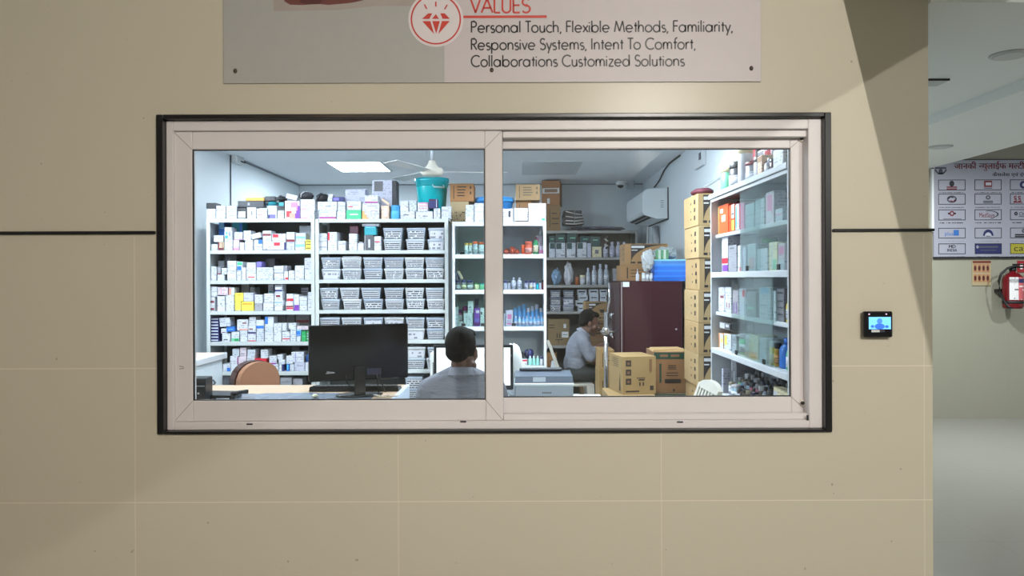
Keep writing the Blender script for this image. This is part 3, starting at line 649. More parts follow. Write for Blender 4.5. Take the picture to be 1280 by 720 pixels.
rr = random.Random(3)
hz = [[.0022 + .0035 * rr.random() for _ in gx] for _ in gy]
vs = [(x, y + (.02 * math.sin(7 * x + 1) if j == 5 else 0), hz[j][i]) for j, y in enumerate(gy) for i, x in enumerate(gx)]
b._add(vs, [(j * (n + 1) + i, j * (n + 1) + i + 1, (j + 1) * (n + 1) + i + 1, (j + 1) * (n + 1) + i) for j in range(5) for i in range(n)], 0, True)
b._add([(x, y, .0002) for (x, y, z) in vs], [(j * (n + 1) + i, (j + 1) * (n + 1) + i, (j + 1) * (n + 1) + i + 1, j * (n + 1) + i + 1) for j in range(5) for i in range(n)])
b.obj('sheet', M((120, 130, 146), .22, 0, .25, 5), t)
# second desk under the white monitor and the printer
ZT = .70
t2 = thing('computer_desk', (-.05, 4.72, 0), 'low desk under the white screen and grey printer', 'desk')
b = MB(); b.cbox(-.54, .62, -.34, .52, ZT - .028, ZT, .003); b.obj('desk_top', m_white, t2)
for xx in (-.52, .58): 
    b = MB(); b.box(xx, xx + .02, -.32, .50, 0, ZT - .028); b.obj('side_panel', m_white, t2)
# left counter with drawers
ct = thing('side_counter', (-2.25, 5.9, 0), 'white drawer counter with beige top against the left wall', 'counter'); zc = WZ(440.5, 5.9, 270)
b = MB(); b.cbox(XL + 2.25 + .004, 0, -1.25, 0, zc - .045, zc, .003, 0); b.box(XL + 2.25 + .02, -.035, -1.24, -.02, zc, zc + .0015, 1); b.obj('counter_top', [m_white, M((222, 192, 176), .35)], ct)
b = MB(); b.cbox(XL + 2.25 + .01, -.03, -1.22, -.02, 0, zc - .045, .003); b.obj('body', M((214, 226, 234), .4), ct)
for (y0, y1) in ((-.60, -.05), (-1.18, -.62)):
    b = MB(); b.cbox(-.032, -.02, y0, y1, .32, zc - .075, .003); d = b.obj('drawer', M((220, 231, 238), .4), ct)
    b = MB(); yy = (y0 + y1) / 2; b.tube([(-.02, yy - .1, zc - .22), (.012, yy - .06, zc - .235), (.012, yy + .06, zc - .20), (-.02, yy + .1, zc - .185)], .007, 6); b.obj('handle', M((70, 84, 90), .4, .3), d)
# ---------------------------------------------------------------- things on the desks
def monitor(loc, rz, w, h, zbot, mats, label, logo, neck_front, face):
    """the screen faces +y when face is 1, -y when face is -1"""
    t = thing('monitor', loc, label, 'monitor', rz=rz); y0, y1 = (-.018, .012)
    b = MB(); b.cbox(-w / 2, w / 2, y0, y1, zbot, zbot + h, .006); b.obj('case', mats[0], t)
    b = MB(); yy = y1 + .0008 if face == 1 else y0 - .0008; b.cbox(-w / 2 + .018, w / 2 - .018, min(yy, yy + .0006), max(yy, yy + .0006), zbot + .03, zbot + h - .018, .0002); b.obj('screen', mats[1], t)
    s = -1 if face == 1 else 1
    b = MB(); b.cbox(-.034, .034, -.012 + s * .032, .012 + s * .032, .012, zbot + h * .25, .004); b.obj('neck', mats[2], t)
    b = MB(); b.lathe(0, s * .01, [(.145, 0), (.145, .006), (.12, .011), (.04, .016)], 28, 0, 1.0, .62); b.obj('base', mats[2], t)
    return t
YM = 4.74; xm = WX(449, YM, 490)
mo = monitor((xm, YM, ZD + .0068), R(20), .612, .345, .095, (M((9, 9, 10), .2), M((30, 32, 40), .2), M((14, 14, 16), .2)), 'black monitor seen from behind on the wooden desk', 1, 1, 1)
b = MB()
for k in range(5): b.tube([(-.198 + .009 * k, -.0188, .148), (-.193 + .009 * k, -.0188, .158 - .0015 * k)], .0022, 5)
b.tube([(-.205, -.0188, .144), (-.15, -.0188, .147)], .0018, 5); b.obj('logo', M((205, 205, 208), .4), mo)
b = MB(); b.box(-.005, .03, -.0192, -.0184, .150, .154); b.obj('badge', M((150, 150, 155), .4), mo)
b = MB(); b.cbox(.045, .135, -.0195, -.017, .125, .165, .002); o = b.obj('socket_recess', M((26, 28, 52), .4), mo)
for (xx, x2) in ((-.085, -.02), (.105, .118), (.125, .16)):
    b = MB(); b.tube([(xx, -.025, .13), (xx + .004, -.03, .09), ((xx + x2) / 2, -.03, .05), (x2, -.02, .012)], .0038, 6); b.obj('cable', m_dk, mo)
t = thing('keyboard', (WX(445, 4.98, 486), 4.98, ZD), 'black keyboard lying behind the black monitor', 'keyboard')
b = MB(); b.hexa([(-.29, -.07, .004), (.29, -.07, .004), (.29, .07, .004), (-.29, .07, .004), (-.285, -.068, .034), (.285, -.068, .034), (.285, .066, .022), (-.285, .066, .022)]); b.obj('case', M((16, 16, 18), .25), t)
b = MB()
for j in range(5):
    for i in range(18): b.cbox(-.27 + i * .030, -.27 + i * .030 + .025, -.058 + j * .024, -.058 + j * .024 + .019, .0335 - j * .0022, .0385 - j * .0022, .002)
b.obj('keys', M((30, 30, 33), .4), t)
t = thing('mouse_cable', (-.80, 4.66, ZD + .004), 'coiled pale cable on the desk beside the black monitor base', 'cable')
b = MB(); b.tube([(-.06 + .03 * math.cos(a * .5) + a * .004, .025 * math.sin(a * .5), .005 + .0002 * a) for a in range(26)], .004, 6); b.obj('cord', M((190, 178, 160), .5), t)
t = thing('crumpled_tissue', (WX(394, 4.66, 496), 4.66, ZD + .005), 'small pale crumpled tissue on the desk sheet', 'tissue')
b = MB(); b.ball((0, 0, .009), (.02, .016, .010), 10, 7); b.v = [(x + rr.uniform(-.004, .004), y + rr.uniform(-.004, .004), max(0, z + rr.uniform(-.004, .004))) for x, y, z in b.v]; b.obj('paper', M((226, 222, 196), .7), t)
t = thing('power_box', (WX(249.5, 4.55, 490), 4.58, ZD), 'black box device with small marks at the desk corner by the left window edge', 'device')
b = MB(); b.cbox(-.075, .043, -.05, .06, .004, .142, .005); b.box(-.07, .039, -.0512, -.05, .092, .097, 1); b.obj('case', [M((26, 28, 34), .3), M((140, 146, 155), .4)], t)
b = MB(); 
for k in range(3): b.front(-.045 + k * .02, -.033 + k * .02, .046, .056, -.0512)
b.obj('marks', M((160, 165, 172), .4), t)
t = thing('desk_phone', (WX(280, 4.66, 494), 4.66, ZD + .003), 'low flat black device with silver stripe lying on the desk sheet', 'device')
b = MB(); b.hexa([(-.11, -.06, 0), (.085, -.06, 0), (.085, .07, 0), (-.11, .07, 0), (-.105, -.055, .026), (.08, -.055, .022), (.085, .066, .034), (-.105, .066, .036)]); b.obj('case', M((16, 17, 20), .25), t)
b = MB(); b.tube([(.06, -.04, .03), (.10, .0, .036), (.135, .03, .034)], [.013, .011, .014], 8); b.obj('handset', M((20, 20, 24), .2), t)
b = MB(); b.cbox(-.025, .055, -.0605, -.0575, .002, .008, .001); b.obj('silver_stripe', M((200, 204, 210), .3, .5), t)
# brown swivel chair back
t = thing('office_chair', (WX(323, 5.88, 460) + .165, 5.74, 0), 'brown leather office chair behind the wooden desk', 'chair', rz=R(50))
b = MB(); b.cbox(-.24, .24, -.22, .22, .44, .53, .03); b.obj('seat', M((120, 80, 58), .4), t)
b = MB(); pts = []
for i in range(13):
    a = math.pi * i / 12; pts.append((.175 * math.cos(a), 0, .66 + .205 * math.sin(a) ** .7 if 0 < i < 12 else .66))
prof = [(.13, .0, .56), (.175, 0, .66)] + [(p[0], 0, p[2]) for p in pts[1:-1]] + [(-.175, 0, .66), (-.13, 0, .56)]
b.prism([(x, .20 - (z - .5) * .05, z) for x, _, z in prof], (0, .055, 0)); b.obj('backrest', M((158, 112, 84), .38, 0, .15, 6), t)
b = MB(); b.prism([(x * 1.05, .262 - (z - .5) * .05, .56 + (z - .56) * 1.02) for x, _, z in prof], (0, .075, 0)); b.obj('back_shell', M((70, 42, 36), .25), t)
b = MB(); b.tube([(0, 0, .44), (0, 0, .08)], .03, 10); b.obj('column', m_dk, t)
for k in range(5):
    a = k * 1.2566; b = MB(); b.tube([(0, 0, .09), (.27 * math.cos(a), .27 * math.sin(a), .06)], [.025, .016], 8); b.ball((.27 * math.cos(a), .27 * math.sin(a), .03), .03, 8, 6); b.obj('leg', m_dk, t)
# white-framed screen, printer
YM2 = 4.80; xw = WX(592, YM2, 460)
w2 = monitor((xw, YM2, ZT), 0, .50, .285, WZ(487, YM2, 640) - ZT, (M((20, 22, 30), .3), emit((246, 249, 252), 1.0, 'lit_screen'), M((24, 24, 28), .3)), 'bright white computer screen in front of the seated man by the mullion', 0, 0, -1)
b = MB(); yy = -.0198
for z, x0, x1 in ((.262, -.22, .15), (.243, -.22, .24), (.236, -.22, .24)): b.front(x0, x1, z + .076, z + .0775, yy)
b.obj('screen_toolbar', emit((170, 180, 195), .8), w2)
pr = thing('printer', (WX(680, 4.82, 480), 4.80, ZT), 'silver and white desktop printer beside the white plastic chair', 'printer')
hw = .185; zt = WZ(469.5, 4.8, 680) - ZT
b = MB(); b.cbox(-hw, hw, 0, .26, .0, zt - .055, .008); b.obj('body', M((150, 158, 168), .35, .1), pr)
b = MB(); b.cbox(-hw - .004, hw + .004, -.004, .262, zt - .066, zt - .048, .004); b.obj('white_band', M((226, 232, 236), .35), pr)
b = MB(); b.hexa([(-hw, 0, zt - .048), (hw, 0, zt - .048), (hw, .26, zt - .048), (-hw, .26, zt - .048), (-hw + .004, .02, zt - .008), (hw - .004, .02, zt - .008), (hw - .004, .25, zt + .004), (-hw + .004, .25, zt + .004)]); b.obj('scanner_lid', M((92, 102, 116), .3), pr)
b = MB(); b.cbox(-hw + .03, hw - .06, .20, .25, zt + .005, zt + .022, .004); b.obj('paper_feed', M((52, 58, 66), .35), pr)
b = MB(); b.quad((-.07, .004, zt - .042), (.01, .004, zt - .042), (.01, .0165, zt - .0135), (-.07, .0165, zt - .0135)); b.shift((0, -.002, .002)); b.obj('control_panel', M((170, 180, 190), .3), pr)
b = MB(); 
for k in range(5): b.front(-.012 + k * .012, -.003 + k * .012, .072, .081, -.0012)
b.obj('name_plate', M((56, 64, 76), .4), pr)
t = thing('dust_cover', (WX(641, 5.15, 430), 5.14, ZT + .001), 'white crumpled dust cover behind the white computer screen', 'cover')
b = MB(); b.ball((0.0, 0.02, .18), (.075, .06, .18), 14, 10); b.v = [(x + rr.uniform(-.008, .008), y + rr.uniform(-.008, .008), max(0, z + rr.uniform(-.01, .01))) for x, y, z in b.v]; b.obj('cloth', M((224, 228, 230), .6), t)
# slatted white unit
t = thing('slatted_unit', (WX(546, 6.12, 460), 6.12, 0), 'white plastic unit with upright slots in front of the bin rack', 'cabinet'); zz = WZ(441, 6.12, 546); hw = 8.6 * 6.12 / F
b = MB(); b.cbox(-hw, hw, 0, .30, 0, zz, .008)
for k in range(4): b.box(-hw + .022 + k * .026, -hw + .030 + k * .026, -.0012, .01, .2, zz - .075, 1)
b.obj('body', [M((222, 224, 222), .4), M((96, 96, 100), .5)], t)
# ---------------------------------------------------------------- air conditioner, cables, fan, lamps
yac = 8.0; xf = WX(803, yac, 255); ztop = WZ(239.0, yac, 803); zbo = WZ(268, yac, 803); zwt = WZ(234.5, yac, 833); zwb = WZ(273, yac, 833)
t = thing('air_conditioner', (XR, 8.6, (ztop + zbo) / 2), 'white split air conditioner high on the right wall', 'air conditioner'); zo = (ztop + zbo) / 2
pf = [(XR - .002, zwt), (xf + .05, ztop + .025), (xf + .012, ztop), (xf, ztop - .05), (xf, zbo + .03), (xf + .012, zbo), (xf + .15, zbo - .045), (XR - .002, zwb)]
b = MB(); b.prism([(x - XR, yac - 8.6, z - zo) for x, z in pf], (0, 1.15, 0)); b.obj('body', M((226, 232, 236), .3), t)
sl = (zbo - .045 - zbo) / .138
def und(x): return zbo + (x - xf - .012) * sl - zo - .0015
b = MB(); y0, y1 = yac - 8.6 + .05, yac - 8.6 + 1.08
b.quad((xf + .025 - XR, y0, und(xf + .025)), (xf + .105 - XR, y0, und(xf + .105)), (xf + .105 - XR, y1, und(xf + .105)), (xf + .025 - XR, y1, und(xf + .025))); o = b.obj('outlet', m_dk, t)
b = MB(); b.hexa([(xf + .06 - XR, y0 + .03, und(xf + .06) - .004), (xf + .068 - XR, y0 + .03, und(xf + .068) - .004), (xf + .068 - XR, y1, und(xf + .068) - .004), (xf + .06 - XR, y1, und(xf + .06) - .004), (xf + .06 - XR, y0 + .03, und(xf + .06) - .001), (xf + .068 - XR, y0 + .03, und(xf + .068) - .001), (xf + .068 - XR, y1, und(xf + .068) - .001), (xf + .06 - XR, y1, und(xf + .06) - .001)]); b.obj('louvre', M((200, 205, 208), .4), o)
b = MB(); b.cbox(-.012, -.001, yac - 8.6 - .012, yac - 8.6 + 1.16, zwb - zo - .012, zwt - zo + .004, .002); b.obj('mounting_plate', m_dk, t)
b = MB()
for k in range(4): b.front(xf + .19 - XR, xf + .225 - XR, -.05 + k * .022 , -.04 + k * .022, yac - 8.6 - .0008)
b.obj('side_print', M((170, 178, 184), .5), t)
t = thing('wall_cable', (XR - .01, 7.2, 2.45), 'black cable running from the ceiling down to the air conditioner', 'cable')
b = MB()
pts = [(818, 234, 8.4), (824, 226, 8.0), (830, 213, 7.7), (836, 197, 7.5), (841, 190.5, 7.3), (850, 187.5, 6.95)]
P3 = [Vector((XR - .012, (XR - .012) * F / un(px, py)[0], WZ(py, (XR - .012) * F / un(px, py)[0], px))) for px, py, _ in pts]
P3 = [Vector((p.x, p.y, min(p.z, ZC - .012))) for p in P3]
b.tube([p - Vector((XR - .01, 7.2, 2.45)) for p in P3], .008, 6); b.obj('cord', m_dk, t)
t = thing('drain_pipe', (XR - .1, 8.7, 1.86), 'grey wrapped pipes hanging down the wall under the air conditioner', 'pipe')
b = MB(); b.tube([(.05, -.2, .22), (.06, -.2, .05), (.06, -.22, -.25)], [.04, .045, .04], 10); b.obj('wrapped_pipe', M((170, 174, 180), .6, 0, .3, 30), t)
b = MB(); b.tube([(-.01, -.1, .22), (-.02, -.1, .05), (-.05, -.1, -.1), (-.02, -.12, -.25)], .012, 8); b.obj('drain_hose', M((206, 208, 208), .5), t)
# camera and boxes
t = thing('dome_camera', (WX(775.5, 9.2, 228), 9.2, WZ(231, 9.2, 775)), 'white dome security camera in the back corner near the ceiling', 'camera')
q = 9.2 / F; b = MB(); b.lathe(0, 0, [(4.6 * q, -1 * q), (5.6 * q, 0), (5.6 * q, 4 * q), (5 * q, 4.4 * q)], 16); b.obj('housing', M((206, 210, 214), .4), t)
b = MB(); b.ball((0, -.01, -1.2 * q), (4 * q, 4 * q, 3.2 * q), 14, 8); b.obj('lens_dome', M((30, 30, 34), .15), t)
b = MB(); b.tube([(4 * q, 0, 2.5 * q), (9 * q, .05, 3.2 * q)], .02, 8); b.obj('mount_arm', M((190, 194, 198), .5), t)
t = thing('junction_box', (WX(787, 9.4, 230), 9.4, WZ(236, 9.4, 787)), 'white junction box beside the dome camera in the back corner', 'box')
b = MB(); b.cbox(-5.5 * q, 5.5 * q, -.05, .0, 0, 13.5 * q, .01); b.obj('case', M((196, 200, 206), .5), t)
b = MB(); b.box(5.5 * q, 7.5 * q, -.04, -.01, 10 * q, 14 * q); b.obj('gland', m_dk, t); b = MB(); b.box(-4 * q, 4 * q, .0, .006, 1 * q, 12 * q); b.obj('mount_plate', m_dk, t)
def lw(px, py):
    Y = (XL + .01) * F / un(px, py)[0]; return Vector((XL + .01, Y, WZ(py, Y, px)))
p = lw(294.5, 199)
t = thing('junction_box', p, 'white junction box with dark cable stubs high on the left wall', 'box')
b = MB(); b.cbox(-.008, .05, -.10, .10, -.05, .055, .008); b.obj('case', M((206, 210, 212), .5), t)
b = MB(); b.tube([(.05, -.06, .03), (.08, -.02, .045), (.06, .06, .03)], .008, 6); b.tube([(.05, .0, -.02), (.08, .05, -.03), (.05, .1, -.01)], .006, 6); b.obj('cable_stub', m_dk, t); b = MB(); b.box(-.0098, -.008, -.08, .08, -.04, .045); b.obj('mount_plate', m_dk, t)
p0, p1 = lw(288.5, 197), lw(288.5, 258); p1.y = p0.y
t = thing('conduit', (XL, p0.y, 0), 'thin dark cable dropping down the left wall from the junction box', 'cable')
b = MB(); b.tube([(.008, 0, ZC - .002), (.008, 0, .1)], .006, 6); b.obj('cord', M((70, 74, 80), .5), t)
struct(MB().box(XL, XL + .02, p0.y + .15, YB, ZC - .015, ZC).obj('trim_5', M((96, 104, 112), .5)))
struct(MB().box(XL, XR, YB - .02, YB, ZC - .014, ZC).obj('trim_6', M((120, 128, 136), .5)))
struct(MB().box(XL, XL + .012, 6.0, 6.02, 0, 1.6).obj('trim_7', M((190, 196, 200), .5)))
p = Vector((XR, XR * F / un(877, 198)[0], 0)); p.z = WZ(197, p.y, 877)
t = thing('electric_panel', p, 'white electric panel box on the right wall above the carton stack', 'electric box')
b = MB(); b.cbox(-.03, 0, -.16, .16, -.085, .085, .004); b.obj('case', M((214, 220, 226), .4), t)
b = MB(); b.cbox(-.036, -.03, -.10, -.04, -.03, .03, .002); b.obj('switch', M((60, 62, 70), .5), t)
# ceiling fan
yfan = 6.3; q = yfan / F
t = thing('ceiling_fan', (WX(540, yfan, 210), yfan, ZC), 'white ceiling fan hanging above the teal tub', 'fan'); zf = lambda py: WZ(py, yfan, 540) - ZC
b = MB(); b.lathe(0, 0, [(.05, -.045), (.065, -.03), (.065, 0)], 18); b.obj('ceiling_canopy', M((216, 216, 214), .4), t)
b = MB(); b.tube([(0, 0, -.04), (0, 0, zf(203))], .011, 8); b.obj('down_rod', M((190, 196, 204), .4), t)
b = MB(); b.lathe(0, 0, [(.07, zf(220)), (.088, zf(217.5)), (.096, zf(214.5)), (.086, zf(211)), (.05, zf(208.6)), (.034, zf(205)), (.026, zf(201))], 24); b.obj('motor', M((222, 216, 204), .4), t)
for a in (6, 126, 246):
    b = MB(); z = zf(214.8); b.hexa([(.08, -.045, z - .007), (.62, -.062, z - .010), (.62, .062, z + .006), (.08, .045, z + .004), (.08, -.045, z - .004), (.62, -.062, z - .007), (.62, .062, z + .009), (.08, .045, z + .007)])
    b.turn(Matrix.Rotation(R(a), 3, 'Z')); b.obj('blade', M((206, 206, 206), .4), t)
# ceiling light panels
def panel(x0, x1, y0, y1, s, lab):
    t = thing('ceiling_panel_light', ((x0 + x1) / 2, (y0 + y1) / 2, ZC), lab, 'light', None); hx, hy = (x1 - x0) / 2, (y1 - y0) / 2
    b = MB(); ring(b, -hx - .02, hx + .02, -hy - .02, hy + .02, .02, .02, .02, .02, 0, 1); b.v = [(x, z, -.012 * (1 - y)) for x, y, z in b.v]; b.obj('frame', M((200, 206, 210), .5), t)
    b = MB(); b.box(-hx, hx, -hy, hy, -.008, -.002); b.obj('diffuser', emit((236, 245, 255), s, 'light_diffuser') if s else M((196, 202, 208), .4), t)
# ================================================================ shelf goods
W3 = ('white', 'white2', 'lav')
def pmat(c):
    col = PAL[c]
    if c in ('white', 'white2', 'lav', 'pinkw', 'cream', 'beige'): return paper(col)
    if c in ('grey', 'mgrey', 'dgrey'): return paper(col, (60, 60, 70), .4)
    return M(col, .45, 0, .08, 30)
def carton(name, x0, x1, y0, y1, z0, z1, mat, prints, label, cat, group, tilt=0, rz=0, extra=None):
    """one box; its origin lies at the middle of its lower front edge; prints are coloured fields printed on its front"""
    xm, hw = (x0 + x1) / 2, (x1 - x0) / 2; z0 += .0008; h = z1 - z0 - .0002
    b = MB(); b.cbox(-hw, hw, 0, y1 - y0, 0, h, .0025); mats = [mat]
    for i, (c, u0, u1, v0, v1) in enumerate(prints):
        b.front(-hw + u0 * 2 * hw, -hw + u1 * 2 * hw, v0 * h, v1 * h, -.0004 - .0001 * i, len(mats)); mats.append(M(PAL[c], .45))
    if extra: extra(b, hw, h, y1 - y0, mats)
    o = b.obj(name, mats, None, (xm, y0, z0)); o.rotation_euler = (0, R(tilt), R(rz))
    if tilt: o.location.z += hw * abs(math.sin(R(tilt)))
    return tag(o, label, cat, group)
def bottle(x, y, z, r, h, style, body, cap, lab, label, cat, group, name='bottle', glassy=False):
    t = thing(name, (x, y, z + .0008), label, cat, group); n = 12
    if style == 'J': prof = [(r * .94, 0), (r, h * .04), (r, h * .70), (r * .9, h * .76), (r * .82, h * .78)]; cp = [(r * .96, h * .76), (r * .98, h * .80), (r * .98, h * .98), (r * .9, h)]
    elif style == 'N': prof = [(r * .92, 0), (r, h * .03), (r, h * .60), (r * .82, h * .72), (r * .42, h * .80), (r * .40, h * .86)]; cp = [(r * .5, h * .82), (r * .54, h * .84), (r * .52, h * .98), (r * .46, h)]
    elif style == 'D': prof = [(r * .92, 0), (r, h * .03), (r, h * .5), (r * .5, h * .6), (r * .42, h * .64)]; cp = [(r * .5, h * .62), (r * .46, h * .7), (r * .22, h * .8), (r * .14, h)]
    else: prof = [(r * .9, 0), (r, h * .05), (r, h * .80), (r * .8, h * .85)]; cp = [(r * 1.02, h * .8), (r * 1.02, h * .97), (r * .94, h)]
    b = MB(); b.lathe(0, 0, prof, n); b.obj('body', glass(body, .06, .5, .25) if glassy else M(body, .3), t)
    b = MB(); b.lathe(0, 0, cp, n); b.obj('cap', M(cap, .4), t)
    if lab: b = MB(); b.lathe(0, 0, [(r * 1.02, h * .12), (r * 1.02, h * (.5 if style != 'D' else .42))], n); b.obj('paper_label', paper(lab, (70, 75, 95), .6, .012, .5, 80), t)
    return t
m_clear = None
def bin_(x0, x1, y0, z0, h, depth, lab, label, group, tint=(206, 210, 218)):
    xm, hw = (x0 + x1) / 2, (x1 - x0) / 2; t = thing('storage_bin', (xm, y0, z0 + .0008), label, 'bin', group)
    b = MB(); k = .83; hb = h * .82
    b.hexa([(-hw * k, .012, 0), (hw * k, .012, 0), (hw * k, depth - .01, 0), (-hw * k, depth - .01, 0), (-hw * .97, .003, hb), (hw * .97, .003, hb), (hw * .97, depth, hb), (-hw * .97, depth, hb)])
    b.obj('tub', M(tint, .35, 0, .1, 9), t)
    b = MB(); b.cbox(-hw, hw, -.002, depth + .002, hb, h, .004); b.obj('lid', M(tuple(min(255, int(c * 1.06)) for c in tint), .35), t)
    b = MB(); lx = hw * .79; u0, u1 = .08, .90
    f = lambda z: .012 - (.009) * z / hb - .0012
    b.quad((-lx, f(hb * u0), hb * u0), (lx, f(hb * u0), hb * u0), (lx, f(hb * u1), hb * u1), (-lx, f(hb * u1), hb * u1)); b.obj('written_label', lab, t)
    return t
LAY = ['bottom layer', 'second layer', 'third layer', 'fourth layer', 'fifth layer', 'sixth layer', 'seventh layer', 'eighth layer']
def parse(txt):
    out = []
    for ln in txt.strip().splitlines():
        ln = ln.strip()
        if not ln: continue
        p = [q.strip() for q in ln.split('|')]; a = p[0].split()
        d = dict(x0=float(a[0]), x1=float(a[1]), yt=float(a[2]), yb=float(a[3]), c=a[4], fl=a[5:], desc=p[1], pr=[])
        if len(p) > 2 and p[2]:
            for q in p[2].split(';'):
                w = q.split(); d['pr'].append((w[0], *[float(v) for v in w[1:5]]))
        out.append(d)
    return out
def row(txt, Yf, zs, base, where, group, depth=.12, back=.17, name='medicine_box', cat='box'):
    its = parse(txt); its.sort(key=lambda d: (-('B' not in d['fl']) * 0 - d['yb'], d['x0'])); done = []
    for d in its:
        xc = (d['x0'] + d['x1']) / 2; d['B'] = 'B' in d['fl']
        if d['B']: d['lev'] = -1; d['z0'] = zs; d['Y'] = Yf + back
        else:
            d['Y'] = Yf + .014 + rnd.uniform(0, .012)
            if d['yb'] >= base - 2.6: d['lev'] = 0; d['z0'] = zs
            else:
                best = None
                for s in done:
                    if s['B']: continue
                    ov = min(d['x1'], s['x1']) - max(d['x0'], s['x0'])
                    if ov > .2 * (d['x1'] - d['x0']) and s['yt'] >= d['yt'] + 1.5 and s['yt'] > d['yb'] - 7 and (best is None or s['z1'] > best['z1']): best = s
                if best: d['lev'] = best['lev'] + 1; d['z0'] = best['z1']; d['Y'] = best['Y'] + rnd.uniform(0, .004)
                else: d['lev'] = 0; d['z0'] = zs
        d['z1'] = max(WZ(d['yt'], d['Y'], xc), d['z0'] + .012); done.append(d)
    layers = {}
    for d in done: layers.setdefault(d['lev'], []).append(d)
    for lev, L in layers.items():
        L.sort(key=lambda d: d['x0'] + d['x1'])
        for i, d in enumerate(L):
            pl = place(i, len(L)); ln = 'back' if lev < 0 else LAY[lev]
            lab = d['desc'] + ', ' + (pl + ' in ' if pl else 'alone in ') + ln + ', ' + where
            x0, x1 = WX(d['x0'], d['Y'], (d['yt'] + d['yb']) / 2) + .0015, WX(d['x1'], d['Y'], (d['yt'] + d['yb']) / 2) - .0015
            tilt = 0; dp = depth
            for f in d['fl']:
                if f[0] == 't': tilt = float(f[1:])
                if f[0] == 'd': dp = float(f[1:]) / 100
            mk = MAKE.get(d['c'])
            if mk: mk(d, x0, x1, lab, dp)
            else: carton(name, x0, x1, d['Y'], d['Y'] + (dp if lev >= 0 else .14), d['z0'], d['z1'], pmat(d['c']), d['pr'], lab, cat, group, tilt)
def mk_bag(col):
    def f(d, x0, x1, lab, dp):
        t = thing('folded_bag', ((x0 + x1) / 2, d['Y'], d['z0']), lab, 'bag'); hw, h = (x1 - x0) / 2, d['z1'] - d['z0']; q = random.Random(int(d['x0'] * 7))
        b = MB(); b.ball((0, .06, h * .5), (hw, .06, h * .5), 16, 10)
        b.v = [(x * (1 + q.uniform(-.12, .1)), y, max(0, min(h, h * .5 + (z - h * .5) * (1.25 + q.uniform(-.25, .2))))) for x, y, z in b.v]
        b.obj('cloth', M(PAL[col], .55, 0, .4, 25), t)
        b = MB(); b.tube([(-hw * .5, .0, h * .2), (-hw * .4, -.004, h * .7), (-hw * .1, .02, h), (hw * .1, .05, h * .98)], .007, 6); b.obj('strap', M((60, 62, 72) if col != 'dark' else (170, 172, 180), .5), t)
    return f
def mk_jar(d, x0, x1, lab, dp):
    r = (x1 - x0) / 2; h = d['z1'] - d['z0']; t = thing('plastic_jar', ((x0 + x1) / 2, d['Y'] + r, d['z0']), lab, 'jar')
    b = MB(); b.lathe(0, 0, [(r * .9, 0), (r * .98, h * .05), (r, h * .45), (r * .96, h * .6), (r * .84, h * .66)], 20); b.obj('body', M((84, 176, 226), .3), t)
    b = MB(); b.lathe(0, 0, [(r * .9, h * .64), (r * .92, h * .74), (r * .88, h * .76), (r * .94, h * .80), (r * .94, h * .95), (r * .8, h)], 20); b.obj('lid', M((62, 150, 208), .35), t)
def mk_foil(d, x0, x1, lab, dp):
    q = random.Random(int(d['x0'])); hw, h = (x1 - x0) / 2, d['z1'] - d['z0']
    o = MB(); o.ball((0, .05, h * .45), (hw, .06, h * .55), 14, 8); o.v = [(x * (1 + q.uniform(-.15, .15)), y, max(.001, z * (1 + q.uniform(-.3, .3)))) for x, y, z in o.v]
    oo = o.obj('foil_sachet', [M((214, 96, 66), .25, .3, .5, 40)], None, ((x0 + x1) / 2, d['Y'], d['z0'])); tag(oo, lab, 'sachet', 'orange foil sachets in the white cabinet')
MAKE = {'BAGblack': mk_bag('black'), 'BAGdark': mk_bag('dark'), 'BAGblue': mk_bag('teal'), 'BAGnavy': mk_bag('navy'), 'BAGblue2': mk_bag('blue'), 'JAR': mk_jar, 'FOIL': mk_foil}
YR = 6.5
G1 = 'medicine boxes on the leftmost rack'
row('''
258 269.5 261 273 white|white box
257.5 270 253.5 261 black|black box with slanted lid
270 282.3 257 273 white2|tall white box
282.7 296.3 257 273 lav|wide pale box
296.6 308 260 273 black|black box with white front|white .08 .92 .08 .68
308.5 320.3 259 273 white|white box with grey figure|mgrey .45 .6 .3 .65
320.6 334 261 273 white|box with small red line|red .1 .5 .38 .44
297 330 251.2 259.6 dark d8|long black box|grey .38 .46 .3 .7
307 330.5 247 251 mustard d8|flat mustard box
335 346.2 257 273 white|white box with blue blob|navy 0 .3 .02 .3;lilac .2 .85 .02 .32
329 346 251 257 BAGblue d8|folded teal-blue bag
331 344 245.3 251 black d8|small black box
346.6 355 263 273 white2|white box
348 355.5 252 263 black d8|black box with teal top|teal .05 .9 .5 .9
344.5 356 244.5 252 BAGblack d8|dark crumpled bag
356 375 251 273.6 pinkw|pink and purple picture box|purple .62 1 0 .72;red .1 .5 .08 .42;peach .3 .68 .0 .3;pink .4 .85 .45 .9;cream .45 .75 .3 .62;white 0 .1 0 1
356.5 371 244.5 251 white t14 d8|white sheet-like box
375.4 393.2 263 273 white|white box with pink foot|pink 0 .5 .0 .1
375.4 394 249 262.7 white|white box with pink squiggle|pink .05 .4 .08 .18
371 390 239.3 249 BAGdark d9|dark navy bag with white strap
''', YR, zA[0], 273, 'on top of leftmost rack', G1)
